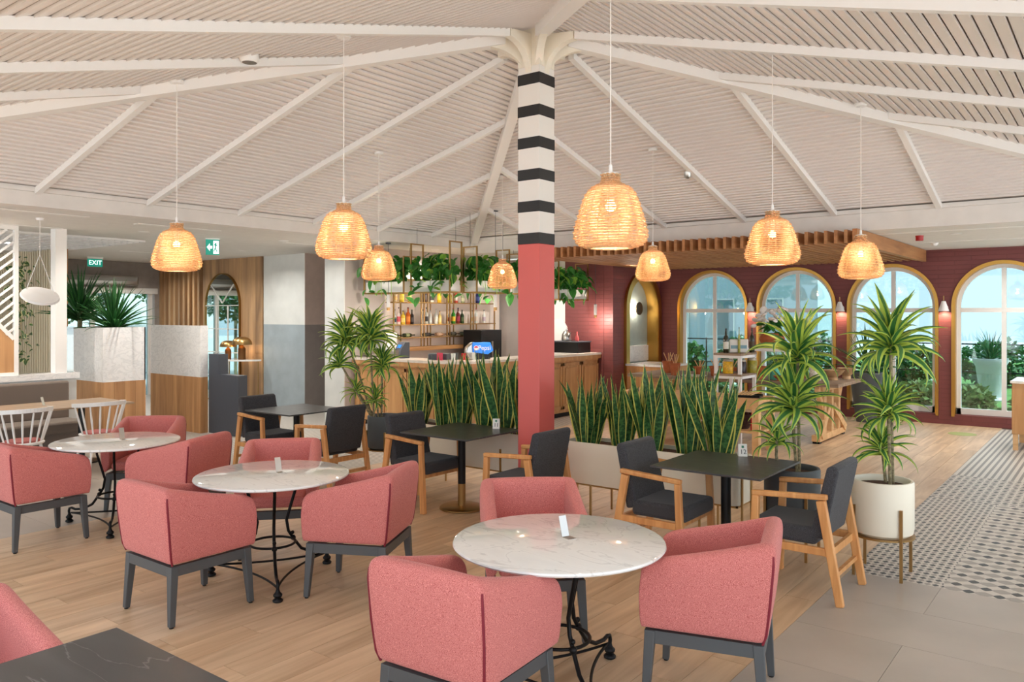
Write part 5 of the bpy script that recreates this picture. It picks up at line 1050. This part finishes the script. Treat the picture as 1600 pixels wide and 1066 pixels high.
mDry = leafmat('dry_shrub_leaf', (128, 150, 84), (150, 166, 96), (104, 128, 70), .9)
for k, x in enumerate((2.0, 3.1, .95, -.1)): hedge((x, 12.0+.2*k, -.12), .38, .36, .26, 700, ('round clipped dry shrub outside the arched window by the sideboard', 'round clipped dry shrub beside another at the window by the sideboard', 'round clipped shrub outside the window with the tapered pot', 'round clipped shrub outside the window behind the dracaena')[k], 'shrub', k, 'shrub', None, mDry)
for k in range(8): hedge((-7+k*2.2, 17.5+(k % 2)*.5, 0), .95, .6, .52+.06*(k % 3), 1100, 'dense green garden hedge bush beyond the lawn', 'hedge_bush', 20+k, 'shrub', 'hedge bushes beyond the lawn')
for k, x in enumerate((-3.4, -2.2, -1.0, .2)): hedge((x, 11.6, -.12), .5, .4, .32, 700, 'leafy green shrub in the bed outside the arched windows', 'shrub', 40+k, 'shrub', 'shrubs in the bed outside the windows')
gp = thing('garden_urn', 'pale stone urn planter on the lawn outside the last arched window', 'urn', (2.15, 13.6, 0)); MB().lathe([(.25, 0), (.27, .05), (.2, .1), (.28, .75), (.34, .85), (.34, .92), (.28, .92), (.0004, .86)], 24).obj('urn_body', mTerrace, gp, smooth=40)
ag = thing('agave', 'spreading green agave in the stone urn', 'plant', (2.15, 13.6, .9)); head(ag, (0, 0, .05), 40, 1.0, YU, (.1, 1.25))
rl = thing('garden_railing', 'slim dark garden railing beyond the lawn', 'railing', (-8, 15.2, 0)); 
for k in range(25): MB().box(k-.015, k+.015, -.015, .015, -.1, 1.2).obj('post', mPole, rl)
for z in (.5, 1.15): MB().box(0, 24, -.012, .012, z, z+.03).obj('rail', mPole, rl)
hb = thing('garden_house', 'pale blue-grey building beyond the garden', 'building', (-7.5, 20.5, 0)); mHouse = M('house_render', (176, 190, 198), .8, var=.04); MB().box(-4, 4, 0, 3, -.1, 4.2).obj('wall', mHouse, hb); MB().box(-4.2, 4.2, -.2, 3.2, 4.2, 4.5).obj('roof', mWhite, hb)
for k in range(4): f = MB().box(-3+k*1.7, -2.2+k*1.7, -.04, 0, .6, 2.4).obj('window', mPVC, hb); MB().box(-2.95+k*1.7, -2.25+k*1.7, -.05, -.04, .65, 2.35).obj('pane', M('dark_pane', (110, 136, 146), .1), f)
# trees outside the entrance and towards the open side
def tree(x, y, h, r, n, lab, seed): 
    hedge((x, y, h*.45), r, r, h*.28, n, lab, 'garden_tree', seed, 'tree', None)
tree(-17.5, 3.2, 3.6, 1.5, 2200, 'leafy garden tree outside the entrance door', 71); tree(-18.8, 7.4, 4.2, 1.7, 2200, 'larger leafy garden tree further from the entrance door', 72)
tree(-10.0, -14, 5, 2.0, 3200, 'broad garden tree across the terrace from the arched mirror', 73); tree(-15.5, -12.5, 5, 2.2, 3200, 'second garden tree across the terrace, beyond the broad one', 74); tree(-4.5, -15, 5.2, 2.0, 3000, 'third garden tree across the terrace', 75)
tree(-17.8, -1.2, 3.6, 1.3, 2000, 'leafy garden tree reflected in the arched mirror', 76); tree(-17.6, -4.4, 3.4, 1.3, 1800, 'leafy garden tree beside the white garden wall', 77)
tag(MB().box(-22, -21.6, -3, 12, -.1, 2.6).obj('garden_wall', M('garden_wall_white', (236, 234, 228), .8, var=.03)), 'white garden wall outside the entrance', 'wall')
